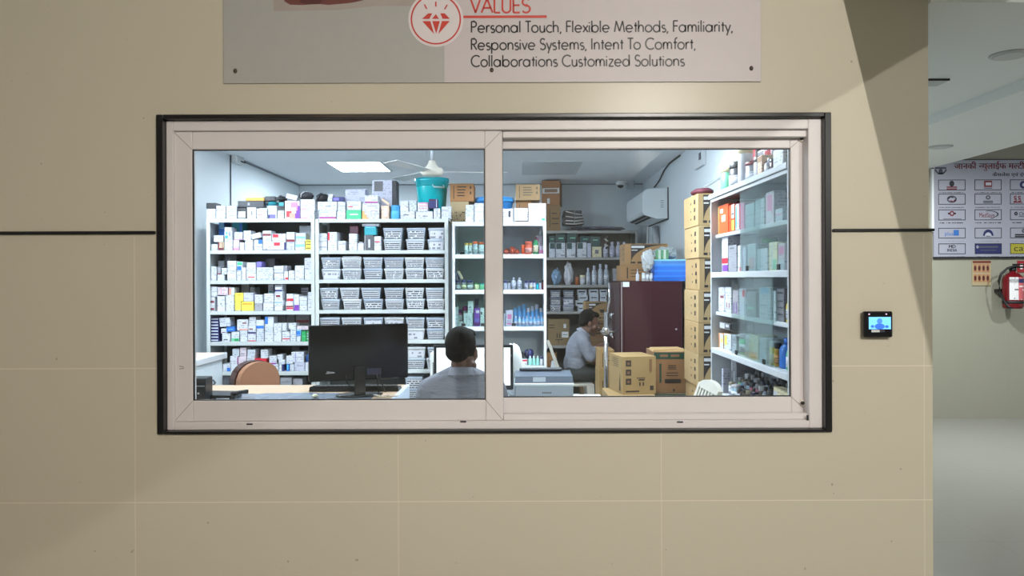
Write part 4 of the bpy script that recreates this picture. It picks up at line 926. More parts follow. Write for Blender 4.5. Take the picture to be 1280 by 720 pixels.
row('''
399 420.5 263.3 274 white|white box with purple foot|magenta .0 1 .08 .26
421 432 264 274 white|white box
396.8 421.5 252 263 white|white box with grey logo|grey .4 .7 .4 .55
422 432 252 264 white2|pale white box
393 409 241.5 252 BAGblack d9|black crumpled bag
409 415 243 252 white t10 d8|small white wedge box
415 429.5 246 252 navy d8|flat blue-violet box|lilac .1 .6 .2 .8
432.5 451.5 262.6 274 mint|green box with white writing|white .25 .8 .45 .6
433.2 451.5 251 262.4 white|white box with red writing|red .12 .42 .3 .42
431.5 457 236.5 274 lav B|large pale blank box
452.5 474 254 274 white|white box with orange wedge|oran 0 .14 .0 .5;oran .14 .26 0 .3;oran .26 .38 0 .12;grey .3 .9 .8 .84;dred .5 .9 .5 .52
456 472.6 244 254 white|white box with magenta band|magenta 0 1 .02 .2
465 490.5 225 274 lav B|tall pale box with dark picture|dgrey .1 .54 .72 .97
476.6 486.4 257 274 beige|peach box|pinkw .3 .75 .2 .8
475 487 254 257 beige t38 d4|open slanting carton flap
487 500 256.3 274 JAR|sky-blue jar with screw lid
490.2 496 226 274 dark B|thin dark upright folder
500.4 518.6 264 274 white|white box with dark print|mgrey .2 .6 .45 .6
500.6 510.6 251 264 white|white upright box|dred .8 .9 .3 .5
511.2 521 250.5 264 white2|pale upright box
519.5 541.2 264 274 white|wide box with dark line|dgrey .4 .7 .3 .4
522 535.3 253 264 white|white box with pink stripes|pink .1 1 .85 .98;pink .1 1 .55 .65;pink .1 1 .25 .32
535.8 547 248.5 264 navy d9|navy box with maroon top|maroon .0 .7 .8 .92;white .86 .94 .1 .95
542 550.3 260.5 274 white|narrow white box|grey .45 .6 .2 .75
551.6 564 270.4 274 white2|thin white box
551.6 564 264.2 270 white|thin white box
551.8 564.5 258.3 264 white|thin white box
''', YR, zB[0], 274, 'on top of bin rack', 'boxes on top of the bin rack', depth=.10)
row('''
263 272.2 305 312 white2|pale box
267 279.3 294.2 305 white|white box with grey line|grey .2 .8 .55 .62
272.6 280 302.6 312 cream|box with purple stripes|maroon 0 1 0 .3;dred 0 .22 0 1;dred .42 .55 0 1;dred .75 .9 0 1
280.4 290.8 299 312 white|white box
280.2 290.5 288.6 299 white2|white box with teal squares|teal .1 .45 .1 .45;teal .2 .4 .6 .8;lilac .6 .75 .4 .8
280.4 289.5 284 288.5 white|flat white box
273 281 277 312 blue B|bright blue tall box|lblue .1 .9 .75 .95
290 303.5 278 312 teal B|dark blue tall box|blue .7 .95 .5 .98
291.4 299 300 312 pinkw|white box with pink foot|pink 0 1 .02 .2
292.6 303.6 290 300 lav|lavender box with magenta edge|magenta 0 1 .01 .06
299.3 305.6 303 312 white|small white box
306 316.4 300 312 white|white box
304.2 313.8 288.2 300 white|white box
314.5 327 293 299.6 white t-14|small tilted white box
317.2 328 299.6 312 white|white box with blue corner|blue .52 1 .6 1;grey .2 .9 .3 .36
328.3 357.6 301.8 312 white|long navy-edged box, red square|red .48 .74 .5 .88;navy .0 .2 0 .1;navy .2 1 0 .06;navy .92 1 0 .9
328.2 339.4 288.4 301.6 white|white box with red top band|dred 0 .95 .52 .72;grey .2 .9 .1 .18
339.8 357.4 292 301.6 white|white box with red square|red .06 .46 .5 .92
358 368.2 302.6 312 lav|lavender box
357.8 368.4 290 302.4 white|white box with dark red foot|dred 0 1 .02 .26
368.8 381.2 301.6 312 white|white box with light blue band|lblue 0 1 .38 .66
369.4 382.4 291.4 301.4 white|white box with light blue band|lblue 0 1 .3 .6
381.6 389.2 299.6 312 yellow|yellow box with black bars|dark .1 .9 .78 .86;dark .1 .9 .52 .6;dark .1 .9 .14 .22
374 390 282 312 white2 B|pale rear box|grey .2 .6 .55 .62
''', YR, zA[1], 312, "leftmost rack's highest shelf", G1)
row('''
262.6 270.6 342.6 350 white|white box
263 271 333 342.4 white2|pale box
272 280.6 326 350 white2 B|pale rear box
271.4 280.6 343.2 350 white2|mint-white box
271.6 276.3 333.6 343 grey|grey box with dark foot|dred 0 1 .02 .16
276.8 283.8 335 343 white2|pale box
281.5 288 318.5 350 mgrey B|grey rear box
288.3 296 319 350 dgrey B|dark grey rear box
284 295.4 338.6 350 white|white box
284 295.6 326 338.4 white|white box
296 301.6 338.4 350 white|narrow white box
296 303.4 327.2 338.2 white|box with green top, blue loops|mint .1 .95 .62 .98;blue .05 .8 .05 .5
302 307.6 334.5 350 white|white box with pink edge|pinkw .6 1 .1 .9
308 320.2 339.2 350 white|white box with red slash|red .15 .85 .3 .42
308 319.6 328 339 white|white box
320.6 341.6 334.2 350 white2|wide pale box
320.6 327 327 334 lilac|small violet box
331.5 344 323 350 dgrey B|grey rear box|lav .0 .8 .05 .2
342.6 354.8 341 350 white|white box with dark top line|dark 0 1 .95 1;grey .1 .5 .3 .38
342.2 354.8 332.2 340.8 white|white box
355 360.4 339 350 white|white box with red triangle|red .3 1 .08 .3
354.8 359.2 332 339 grey|small grey box
360.8 368 338 350 white|white box
368.4 380.2 332 350 white|tall white box
380.8 391 337 350 white|white box
380.4 391 322.4 336.8 lav|lavender box
''', YR, zA[2], 350, "leftmost rack's second shelf", G1)
row('''
262 268.8 380 388 white|white box with dark red foot|dred 0 .9 .12 .4
262 268.6 371 380 white|white box with dark red foot|dred 0 .9 .15 .42
262 271.6 358.2 371 white|white box
271.4 281.2 370 388 white|white box with pink foot|pinkw 0 1 0 .25;grey .4 .6 .4 .55
272 285 359 369.8 pinkw|white box with pink stripes|pink .3 .36 .1 .9;pink .6 .64 .1 .9
282 292.6 369 388 white|tall white box
285.4 293 359.4 368.8 white|white box with salmon stripe|peach .15 .5 .05 .9;dred 0 .12 .05 1
293.6 301 377 388 cream|pale yellow box|yellow .0 1 .1 1
293 304 366.2 376.8 yellow|yellow box with grey writing|mustard .3 .8 .7 .82
301.4 317.2 377 388 yellow|bright yellow box with dark writing|mustard .1 .9 .66 .82
304.2 317 366 376.8 lav|lavender box
294 301 358 388 dark B|dark rear bottle box
312.5 318.6 359 388 white2 B|white rear box
301.5 311.5 353.5 388 grey B|rear crumpled grey box
318 328 379.5 388 grey|grey box
318.2 328.2 368.4 379.3 white|white box
328.8 342.2 378.4 388 white|white box
330 342.4 367 378.2 white|white box with dark foot|dgrey 0 1 0 .05;grey .2 .8 .5 .54
335 342 355.4 388 white B|tall white rear box|teal .2 .8 .68 .74
343 353.4 382 388 white|white box
342.6 354.4 375.2 381.8 white|white box with teal strip|teal 0 .9 .5 .66
343.2 353.2 364.6 375 white|white box with red tab|dred .15 .72 .35 .6
343.4 353 355 364.4 white|box with navy band|navy 0 1 .02 .25;grey .05 .95 .6 1
357 366.8 377.6 388 white|white box with red bands|dred .05 1 .4 .58;red .05 1 .18 .36
358 367 367.2 377.4 white|white box with red band|red .05 1 .12 .42
367.2 374 368.2 388 white|white box with purple foot|purple 0 1 0 .36;lblue 0 .06 .2 .9
374.2 384 381.4 388 white|white box
374.2 384 375.6 381.2 white2|pale box
374 384 369.4 375.4 white|white box with dark top|dgrey 0 1 .82 1
384.4 390.4 384 388 white|flat white box
384.4 390.4 379 383.8 white|flat white box
384.4 390.2 374.2 378.8 white2|flat pale box
384.4 390.4 369.6 374 white|flat white box
384.6 390.2 365 369.4 white2|flat pale box
376 386 359 388 mgrey B|grey rear box with pale lines|lav .05 .95 .9 .95;lav .05 .95 .8 .84
''', YR, zA[3], 388, "leftmost rack's third shelf", G1)
nv = '\n'.join('262.6 274 %.2f %.2f navy|navy box with white strip|white .1 .9 .3 .7' % (427 - 3.75 * (k + 1) + .1, 427 - 3.75 * k) for k in range(8))
row(nv + '''
277.4 288 417 427 white|white box with dark writing|dgrey .2 .7 .2 .32
276 283.6 410.6 417 white|white box with red line|dred .1 .7 .15 .28
283 294 409 417 blue t-5|bright blue box|lblue .2 .8 .4 .55
274.6 288 397.6 409 white2 t-4|tilted white box
289 299 415 427 white|white box with green foot|lgreen 0 1 .05 .36;green .4 1 .05 .3
296 310 399.4 413 white|box with orange foot, dark writing|peach .2 1 .04 .16;dred .5 .85 .62 .74
300 309.4 420 427 white|white box
299.6 309.2 413.4 419.8 white|white box with grey line|grey .2 .8 .4 .5
309.8 320 414.4 427 white|white box, navy top, red foot|navy 0 1 .78 .96;red 0 1 .04 .12
310 320 407 414.2 white|white box with dark writing|dred .1 .6 .3 .5
311 320.2 396 406.8 white|white box
320.4 330 411 427 white2|pale box
320 330 400 410.8 white|white box with blue band|blue 0 1 .04 .34
330.6 341.6 415.4 427 white|white box
330.8 341.4 409.2 415.2 white2|pale box
331 342 396 409 white|white box with blue corner|blue 0 .36 .3 1
342 351.8 415.4 427 white|white box
342 352 404 415.2 white|white box
352.2 358.4 404 415 white|white box with dark foot|dgrey 0 .8 .02 .1
342.6 357.4 393.5 427 mgrey B|grey rear box
358.2 368.2 394 427 mgrey B|pale grey rear box
370 387.6 393 427 mgrey B|grey rear box with dark red band|dred .04 .94 .68 .78
352.4 362.4 415 427 white|white box with red band|red .05 1 .22 .34
360.4 370 404 412 white|white box
362.8 370 412 427 white|white box
370.4 376 419 427 white|white box with blue top|blue .1 1 .85 1
370.4 376.6 412.6 419 lblue|blue and white box|blue 0 .8 .1 .8
371 387 407.6 412.4 pinkw|flat pink-white box
376.8 382.6 414 427 green|green box with pale lines|lgreen 0 1 .5 .55
383 388 414 427 green|green box with white lines|white 0 1 .72 .8;white 0 1 .48 .55;white 0 1 .22 .3
''', YR, zA[4], 427, "leftmost rack's fourth shelf", G1)
row('''
278.4 287.8 455 464 white|white box with blue corner|blue .55 1 .02 .5
288.2 297.2 455.6 464 white|white box
287.4 297.4 445.2 455.4 white|white box with pink edge|magenta .92 1 .05 .9
290.2 299.2 436 445 white2|pale box
297.6 306 455 464 white|white box with magenta band|magenta .1 1 .18 .4
297.8 308 446 454.8 pinkw|white box with pink edge|pink 0 .05 .05 .9
299.6 308 434.4 445.8 pinkw|pale pink box with dark line|dgrey .1 .8 .28 .36
308.4 318 445 454.6 white|white box with grey lines|grey .1 .8 .6 .66
309 319 437 444.8 white2|pale box
306.4 318 455 464 white2|pale box
325.6 335 437 448 white|white upright box
318 333 448.2 464 red|red box with pink line|pinkw .2 .95 .66 .74
334.6 347.8 455.6 464 white|white box with teal band|teal .1 .8 .45 .7
336.2 345.8 445 455.4 white|white box with purple foot|magenta .0 .95 .02 .2;purple .0 .95 .02 .12
346.4 352.8 443.4 450 white|small white box
348 356.2 450 455.4 white|small white box
348.6 352.2 455.6 464 white|narrow white box
352.6 355.2 455.6 464 navy|narrow dark violet box
357.8 361.8 455 464 blue|narrow blue box|sky .2 .7 .2 .9
362.2 367.6 455 464 white2|narrow pale box
357.6 366.4 445 454.8 white|white box
364 380 440 452.6 white|white box with violet edge|lilac .3 .36 .05 .95
379.6 387.4 442 452 BAGblue2 d8|crumpled blue and white bag
368 381 453 464 lav|lavender box with dark line|dgrey .2 .85 .6 .66
381.4 386.8 453 464 white|white box
337 345 437 464 dgrey B|dark rear box
365 375 433.6 464 dgrey B|dark rear box
''', YR, zA[5], 464, "leftmost rack's fifth shelf", G1)
row('''
278 290 469.5 503 dgrey|speckled dark grey box
291 300.5 469.5 503 dgrey|dark grey box
350 364.6 472 503 grey|grey box with lines|mgrey .1 .9 .8 .84
366 378.4 473 503 grey|grey box
''', YR, zA[6], 503, "leftmost rack's lowest visible shelf", G1)
row('''
398.4 409 302 312 white|white box with grey lines|grey .1 .9 .4 .46
398 409 291.6 301.8 white2|pale box
409.6 421.4 290 312 white|white box with red corner stripe|red .0 .2 .55 .96;lav .7 1 .5 .95
421 425.6 290.5 312 white2 B|pale rear box
422.2 432 301.2 312 white|white box with grey top lines|grey .1 .9 .62 .68;grey .1 .9 .84 .88
436 446.6 292 312 white|white box
437 447.6 282.6 292 maroon|maroon box with stripes|dark .1 .9 .3 .4;dark .1 .9 .6 .7
447 454.8 302.2 312 white|white box with dark top marks|dark .0 .3 .85 1;dark .45 .6 .85 1;dark .75 1 .85 1
455.6 467 293.8 312 dgrey|slate box with white figure|white .42 .62 .18 .72;white 0 .06 0 1
467.4 476.4 295.4 312 white|white box with red line|red .1 .85 .56 .64
455.4 470.4 283 293.6 teal d8|clear blue plastic box|lblue .1 .9 .85 .95
452.4 474 279.4 283 grey d8|flat grey box
''', YR, zB[1], 312, "bin rack's highest shelf", 'boxes on the bin rack', depth=.11)
# ---------------------------------------------------------------- bins with handwritten labels
labs = [paper((206, 208, 214), (26, 26, 34), .95, rw, th, sx, .12) for rw, th, sx in ((.016, .34, 90), (.0145, .38, 110), (.018, .40, 75), (.0155, .32, 100))]
labs.append(paper((204, 204, 212), (70, 70, 90), .7, .03, .52, 40, .4))
def bins(xs, yt, yb, zs, where, lay, tint=None, Yf=YR, depth=.26, hide=()):
    n = len(xs); ztop = []
    for i, (a, c) in enumerate(xs):
        Y = Yf + .012 + rnd.uniform(0, .01); pl = place(i, n)
        z0 = zs[i] if isinstance(zs, list) else zs; h = (yb - yt) * Y / F
        if isinstance(zs, list): h = max(.05, WZ(yt, Y, (a + c) / 2) - z0)
        k = rnd.random(); tn = tint or rnd.choice(((178, 183, 192), (162, 171, 184), (186, 189, 194), (150, 160, 175)))
        lb = rnd.choice(labs[:4]) if k > .08 else labs[4]
        bin_(WX(a, Y, yt) + .002, WX(c, Y, yt) - .002, Y, z0, h, depth, lb, 'lidded bin with handwritten label, %s in %s, %s' % (pl or 'alone', lay, where), 'labelled bins on the bin rack', tn); ztop.append(z0 + h)
    return ztop
t1 = bins([(479, 502), (507, 531), (534, 556)], 299.2, 312.9, zB[1], "bin rack's highest shelf", 'bottom layer')
bins([(478.5, 503.5), (508, 532), (535, 556.4)], 285, 299, t1, "bin rack's highest shelf", 'upper layer')
A6 = [(401.5, 426), (427, 452), (454, 478.5), (480, 505), (506, 530.5), (531.5, 555.5)]
t1 = bins(A6, 336, 349.4, zB[2], "bin rack's second shelf", 'bottom layer'); bins([(a - .5, c) for a, c in A6], 321.8, 336, t1, "bin rack's second shelf", 'upper layer')
carton('lid_sheet', WX(428, 6.52), WX(449, 6.52), 6.53, 6.7, WZ(321.6, 6.53, 438), WZ(320.6, 6.53, 438) + .001, M((196, 200, 206), .4), [], 'loose pale lid lying on second bin, bin rack second shelf upper layer', 'lid', None)
t1 = bins([(401, 425), (428, 452), (454, 479), (481, 505), (507, 531), (533, 556)], 374.2, 387.4, zB[3], "bin rack's third shelf", 'bottom layer')
bins([(399, 423), (424.5, 449.5), (451, 476), (480, 504.5), (506, 530), (531.5, 555)], 360, 374, t1, "bin rack's third shelf", 'upper layer')
t1 = bins([(400, 425), (427, 452), (454, 479), (480, 505), (507, 531), (533, 556)], 411.4, 425.2, zB[4], "bin rack's fourth shelf", 'bottom layer')
bins([(399, 425), (426.5, 452), (454, 479), (480, 505), (507, 531), (532.5, 556)], 397, 411.2, t1, "bin rack's fourth shelf", 'upper layer')
t1 = bins([(506, 531.5), (532.6, 556)], 448.4, 462, zB[5], "bin rack's fifth shelf", 'bottom layer'); bins([(508, 532), (534, 556)], 434, 448, t1, "bin rack's fifth shelf", 'upper layer')
t1 = bins([(506.5, 526)], 486.6, 499.4, zB[6], "bin rack's lowest visible shelf", 'bottom layer'); bins([(506, 528.5)], 471, 486.4, t1, "bin rack's lowest visible shelf", 'upper layer')
# ---------------------------------------------------------------- white display cabinet
def bot(px0, px1, yt, Yf, zs, style, body, cap, lab, label, group, name='bottle', cat='bottle', glassy=False):
    r = (px1 - px0) / 2 * Yf / F * .97; Y = Yf + r
    h = WZ(yt, Y, (px0 + px1) / 2) - zs
    return bottle(WX((px0 + px1) / 2, Y, yt), Y, zs, r, h, style, PAL.get(body, body), PAL.get(cap, cap), PAL.get(lab, lab) if lab else None, label, cat, group, name, glassy)
YB1 = YC + .04; GC = 'bottles and jars in the white display cabinet'
w1 = "white cabinet's top shelf"
for a, c, yt, bd_, cp, ds in ((580.4, 585.4, 304, 'white', 'amber', 'white jar with amber cap, leftmost of two, '), (585.8, 590.2, 304, 'white', 'amber', 'white jar with amber cap, right of its twin, '),
    (591, 597.4, 302, 'lav', 'orange', 'pale jar with orange cap, left one of pair, '), (598.4, 606, 303, 'white2', 'orange', 'pale jar with orange cap beside the mullion, ')):
    bot(a, c, yt, YB1, zC[1], 'W', bd_, cp, 'white2', ds + w1, GC, 'jar', 'jar')
carton('tray', WX(575, YB1), WX(580.2, YB1), YB1, YB1 + .05, zC[1], zC[1] + .02, M((24, 24, 30), .4), [], 'small black tray at left end of ' + w1, 'tray', None)
row('''
629 637 311 317 FOIL|orange foil sachet
636 645 309 317 FOIL|orange foil sachet
643 650 312 317 FOIL|small orange sachet
''', YB1, zC[1], 317, w1, None)
bot(651.5, 656.6, 306, YB1 + .04, zC[1], 'J', 'orange', 'orange', None, 'orange jar behind larger orange jar, ' + w1, GC, 'jar', 'jar')
bot(656, 665.4, 302, YB1, zC[1], 'J', (226, 96, 60), (222, 92, 62), 'peach', 'orange jar with pale label, ' + w1, GC, 'jar', 'jar')
bot(666, 673, 296, YB1, zC[1], 'N', 'green', 'maroon', 'cream', 'green bottle with maroon cap, ' + w1, GC)
row('''
669.5 678.4 295 317 pinkw B|pink-white rear box|pink .0 .4 .7 .9
674 679.4 307 317 pinkw|small pink box|pink .0 1 .1 .5
''', YB1, zC[1], 317, w1, 'boxes in the white cabinet', back=.12)
w2_ = "white cabinet's second shelf"
for i, (a, c, yt, st, bd_, cp, lb, ds) in enumerate(((569, 576, 350.5, 'J', 'dgrey', 'navy', 'white', 'dark-capped bottle, leftmost'), (576.6, 583, 350, 'J', 'grey', 'navy', 'cream', 'dark-capped bottle, second from left'), (583.6, 591.6, 350.5, 'J', 'mgrey', 'navy', 'white', 'dark-capped bottle, third from left'),
    (593, 599, 354, 'W', 'cream', 'green', None, 'pale jar with green lid'), (599.6, 605.6, 354, 'W', 'lgreen', 'teal', None, 'teal-lidded jar by the mullion'), (629.5, 634, 351, 'J', 'white', 'navy', None, 'navy-capped bottle right beside the mullion'), (634.4, 638.4, 351, 'J', 'white', 'dark', None, 'dark-capped bottle, second right of mullion'),
    (639, 645, 347, 'N', 'white', 'white', 'white2', 'white-capped clear bottle, left of pair'), (646, 652.4, 347, 'N', 'white', 'white', 'white2', 'white-capped clear bottle, right of pair'), (655.6, 660.4, 351, 'J', 'lav', 'navy', 'white', 'navy-capped bottle left of broad pair'), (661.4, 665.6, 351, 'J', 'white', 'navy', 'cream', 'navy-capped bottle, first of broad pair'), (665.8, 669.8, 351, 'J', 'white', 'navy', 'white', 'navy-capped bottle, second of broad pair'),
    (670, 673.4, 354.5, 'W', 'cyan', 'cyan', None, 'cyan tube bottle'), (673.6, 677, 351, 'J', 'white', 'dark', None, 'dark-capped bottle right of cyan tube'), (677.2, 679.6, 350, 'J', 'dred', 'black', None, 'narrow dark bottle at right end'))):
    bot(a, c, yt, YB1, zC[2], st, bd_, cp, lb, ds + ', ' + w2_, GC)
for a, c, y0, y1, tl, cl, ds in ((571, 573.8, 341, 350, -14, 'dark', 'dark tilted small box lying on dark-capped bottles, left one, '), (575, 579, 339, 350, -24, 'beige', 'tan-fronted tilted small box lying on dark-capped bottles, ')):
    carton('medicine_box', WX(a, YB1 + .01), WX(c, YB1 + .01), YB1 + .01, YB1 + .06, WZ(y1 + .3, YB1, a), WZ(y0, YB1, a), pmat(cl), [('navy', 0, .25, 0, 1), ('white', .25, .4, 0, 1)], ds + w2_, 'box', None, tl)
w3_ = "white cabinet's third shelf"
row('''
568 572.6 384 408 white2|narrow white box
573 579 402.4 408 white|small white box
579.4 591 391.4 408 white|white box with grey lines|grey .3 .36 .1 .9;grey .6 .64 .1 .9
584.4 592 376.4 391.2 white|white box on larger one|dark .3 .5 .45 .55
592.4 599.8 394 408 purple|violet patterned box|lilac .1 .9 .4 .7;maroon .1 .9 .1 .25
592.6 600 385.4 393.8 purple|violet box with pale window|pinkw .3 .9 .3 .7
600.2 605.6 397 408 white|white box
600.2 605.6 385 396.8 white2|white box with dark logo|dark .1 .5 .3 .6
632 641.4 388 408 white|white box with pink flower|pink .25 .8 .45 .75;pink .2 .8 .1 .2
629 631.6 392 408 white2|narrow white box
''', YB1, zC[3], 408, w3_, 'boxes in the white cabinet', depth=.1)
bot(593.4, 598.4, 374, YB1 + .13, zC[3], 'J', 'lilac', 'navy', 'white', 'violet bottle with navy cap behind violet boxes, ' + w3_, GC)
bot(578.4, 585, 383, YB1 + .13, zC[3], 'J', 'white', 'magenta', 'white', 'jar with bright magenta cap, ' + w3_, GC, 'jar', 'jar')
bot(573, 578.4, 394, YB1 + .11, zC[3], 'W', 'white', 'white', 'pinkw', 'white rounded jar behind small white box, ' + w3_, GC, 'jar', 'jar')
bot(572.4, 577.4, 387, YB1 + .15, zC[3], 'W', 'pink', 'purple', None, 'purple rear tub, ' + w3_, GC, 'jar', 'jar')
GB = 'small light blue bottles in the white cabinet'
for i in range(8): bot(642.6 + i * 4.7, 647 + i * 4.7, 395 + (i % 3) * .8, YB1, zC[3], 'N', (150, 205, 236) if i % 2 else (120, 186, 226), 'white', 'white2', 'light blue bottle, %s in front row, %s' % (place(i, 8), w3_), GB)
for i in range(7): bot(641.6 + i * 5.4, 646.6 + i * 5.4, 385 - (i % 3) * 2.2, YB1 + .09, zC[3], 'J', (96, 168, 220), 'white' if i > 2 else (110, 180, 226), None, 'taller blue bottle, %s in rear row, %s' % (place(i, 7), w3_), GB)
w4_ = "white cabinet's fourth shelf"
row('''
629 639 447 457 white2|white box
639.6 651 448.4 457 white|wide white box
641 654.6 440 448.2 black d8|black packet
652 659 448.6 457 white|white box with red bar|red .1 1 .6 .85
654.8 668 437.4 448 BAGnavy d8|blue-black crumpled bag
''', YB1, zC[4], 457, w4_, 'boxes in the white cabinet', depth=.09)
for i, (a, c) in enumerate(((660.4, 664.8), (665.2, 669.6), (670, 674.4))): bot(a, c, 445, YB1, zC[4], 'N', (150, 216, 206), 'white', None, 'teal-white bottle, %s of three, %s' % (('leftmost', 'middle', 'rightmost')[i], w4_), GC)
bot(675, 679, 446, YB1, zC[4], 'J', 'white', 'navy', None, 'navy-capped white bottle at right end, ' + w4_, GC)
# on top of the display cabinet
row('''
581.6 592.2 270.4 277 white|white box
581.6 592.2 263 270.2 white2|pale box
582 592 256 262.8 white2|pale box
592.8 604.6 264.6 277 white|white box
592.8 604.6 254 264.4 white|white box
605.2 618 257 277 white2|white box behind the mullion
626 641.4 261 277 white|white box with black panel|dark .62 .8 .35 .85
642.4 659.8 260 277 white|white box with dark foot|dark .05 1 0 .08
660.4 682.6 254 277 white|largest white box with grey text|grey .1 .9 .84 .88;grey .1 .9 .7 .73;grey .1 .6 .5 .53;mint .75 .95 .06 .2
''', YC, zC[0], 277, 'on top of display cabinet', 'white boxes on top of the display cabinet', depth=.08)
bas = thing('basin', (WX(618.5, YC + .29), YC + .29, zC[0] + .001), 'blue plastic basin on top of the white cabinet behind the mullion', 'basin')
q = (YC + .29) / F * .94; h = WZ(248, YC + .29, 617) - zC[0]
b = MB(); b.lathe(0, 0, [(20 * q, 0), (24.5 * q, h * .85), (25.5 * q, h * .9), (25.5 * q, h), (24 * q, h), (22 * q, h * .7)], 26); b.obj('tub', M((44, 132, 204), .3), bas)
b = MB(); b.lathe(0, 0, [(25.9 * q, h * .82), (26.3 * q, h * .86), (26.3 * q, h * .9), (25.6 * q, h * .93)], 26); b.obj('rim', M((52, 142, 214), .3), bas)
# teal tub
yt_ = 6.76; q = yt_ / F; z0 = zB[0]; h = WZ(224, yt_, 540) - z0
t = thing('plastic_tub', (WX(540, yt_, 245), yt_, z0 + .001), 'large teal plastic tub with handles on top of the bin rack', 'tub')
b = MB(); b.lathe(0, 0, [(16.2 * q, 0), (19.3 * q, h * .80), (19.6 * q, h * .9), (18.4 * q, h * .9), (15 * q, .02)], 30); b.obj('tub_body', M((0, 176, 186), .22), t)
b = MB(); b.lathe(0, 0, [(19.4 * q, h * .80), (20.2 * q, h * .82), (20.4 * q, h * .9), (21.4 * q, h * .92), (21.4 * q, h), (20 * q, h), (19.2 * q, h * .9)], 30); b.obj('rim', M((0, 150, 162), .25), t)
for a in (-62, 118):
    b = MB(); pts = [( -.05, -.0, .02), (-.05, -.02, -.0), (.05, -.02, -.0), (.05, 0, .02)]; b.tube(pts, .008, 8)
    b.shift((0, -20.4 * q, h * .76)); b.turn(Matrix.Rotation(R(a + 90), 3, 'Z')); b.obj('handle', M((176, 222, 226), .25), t)
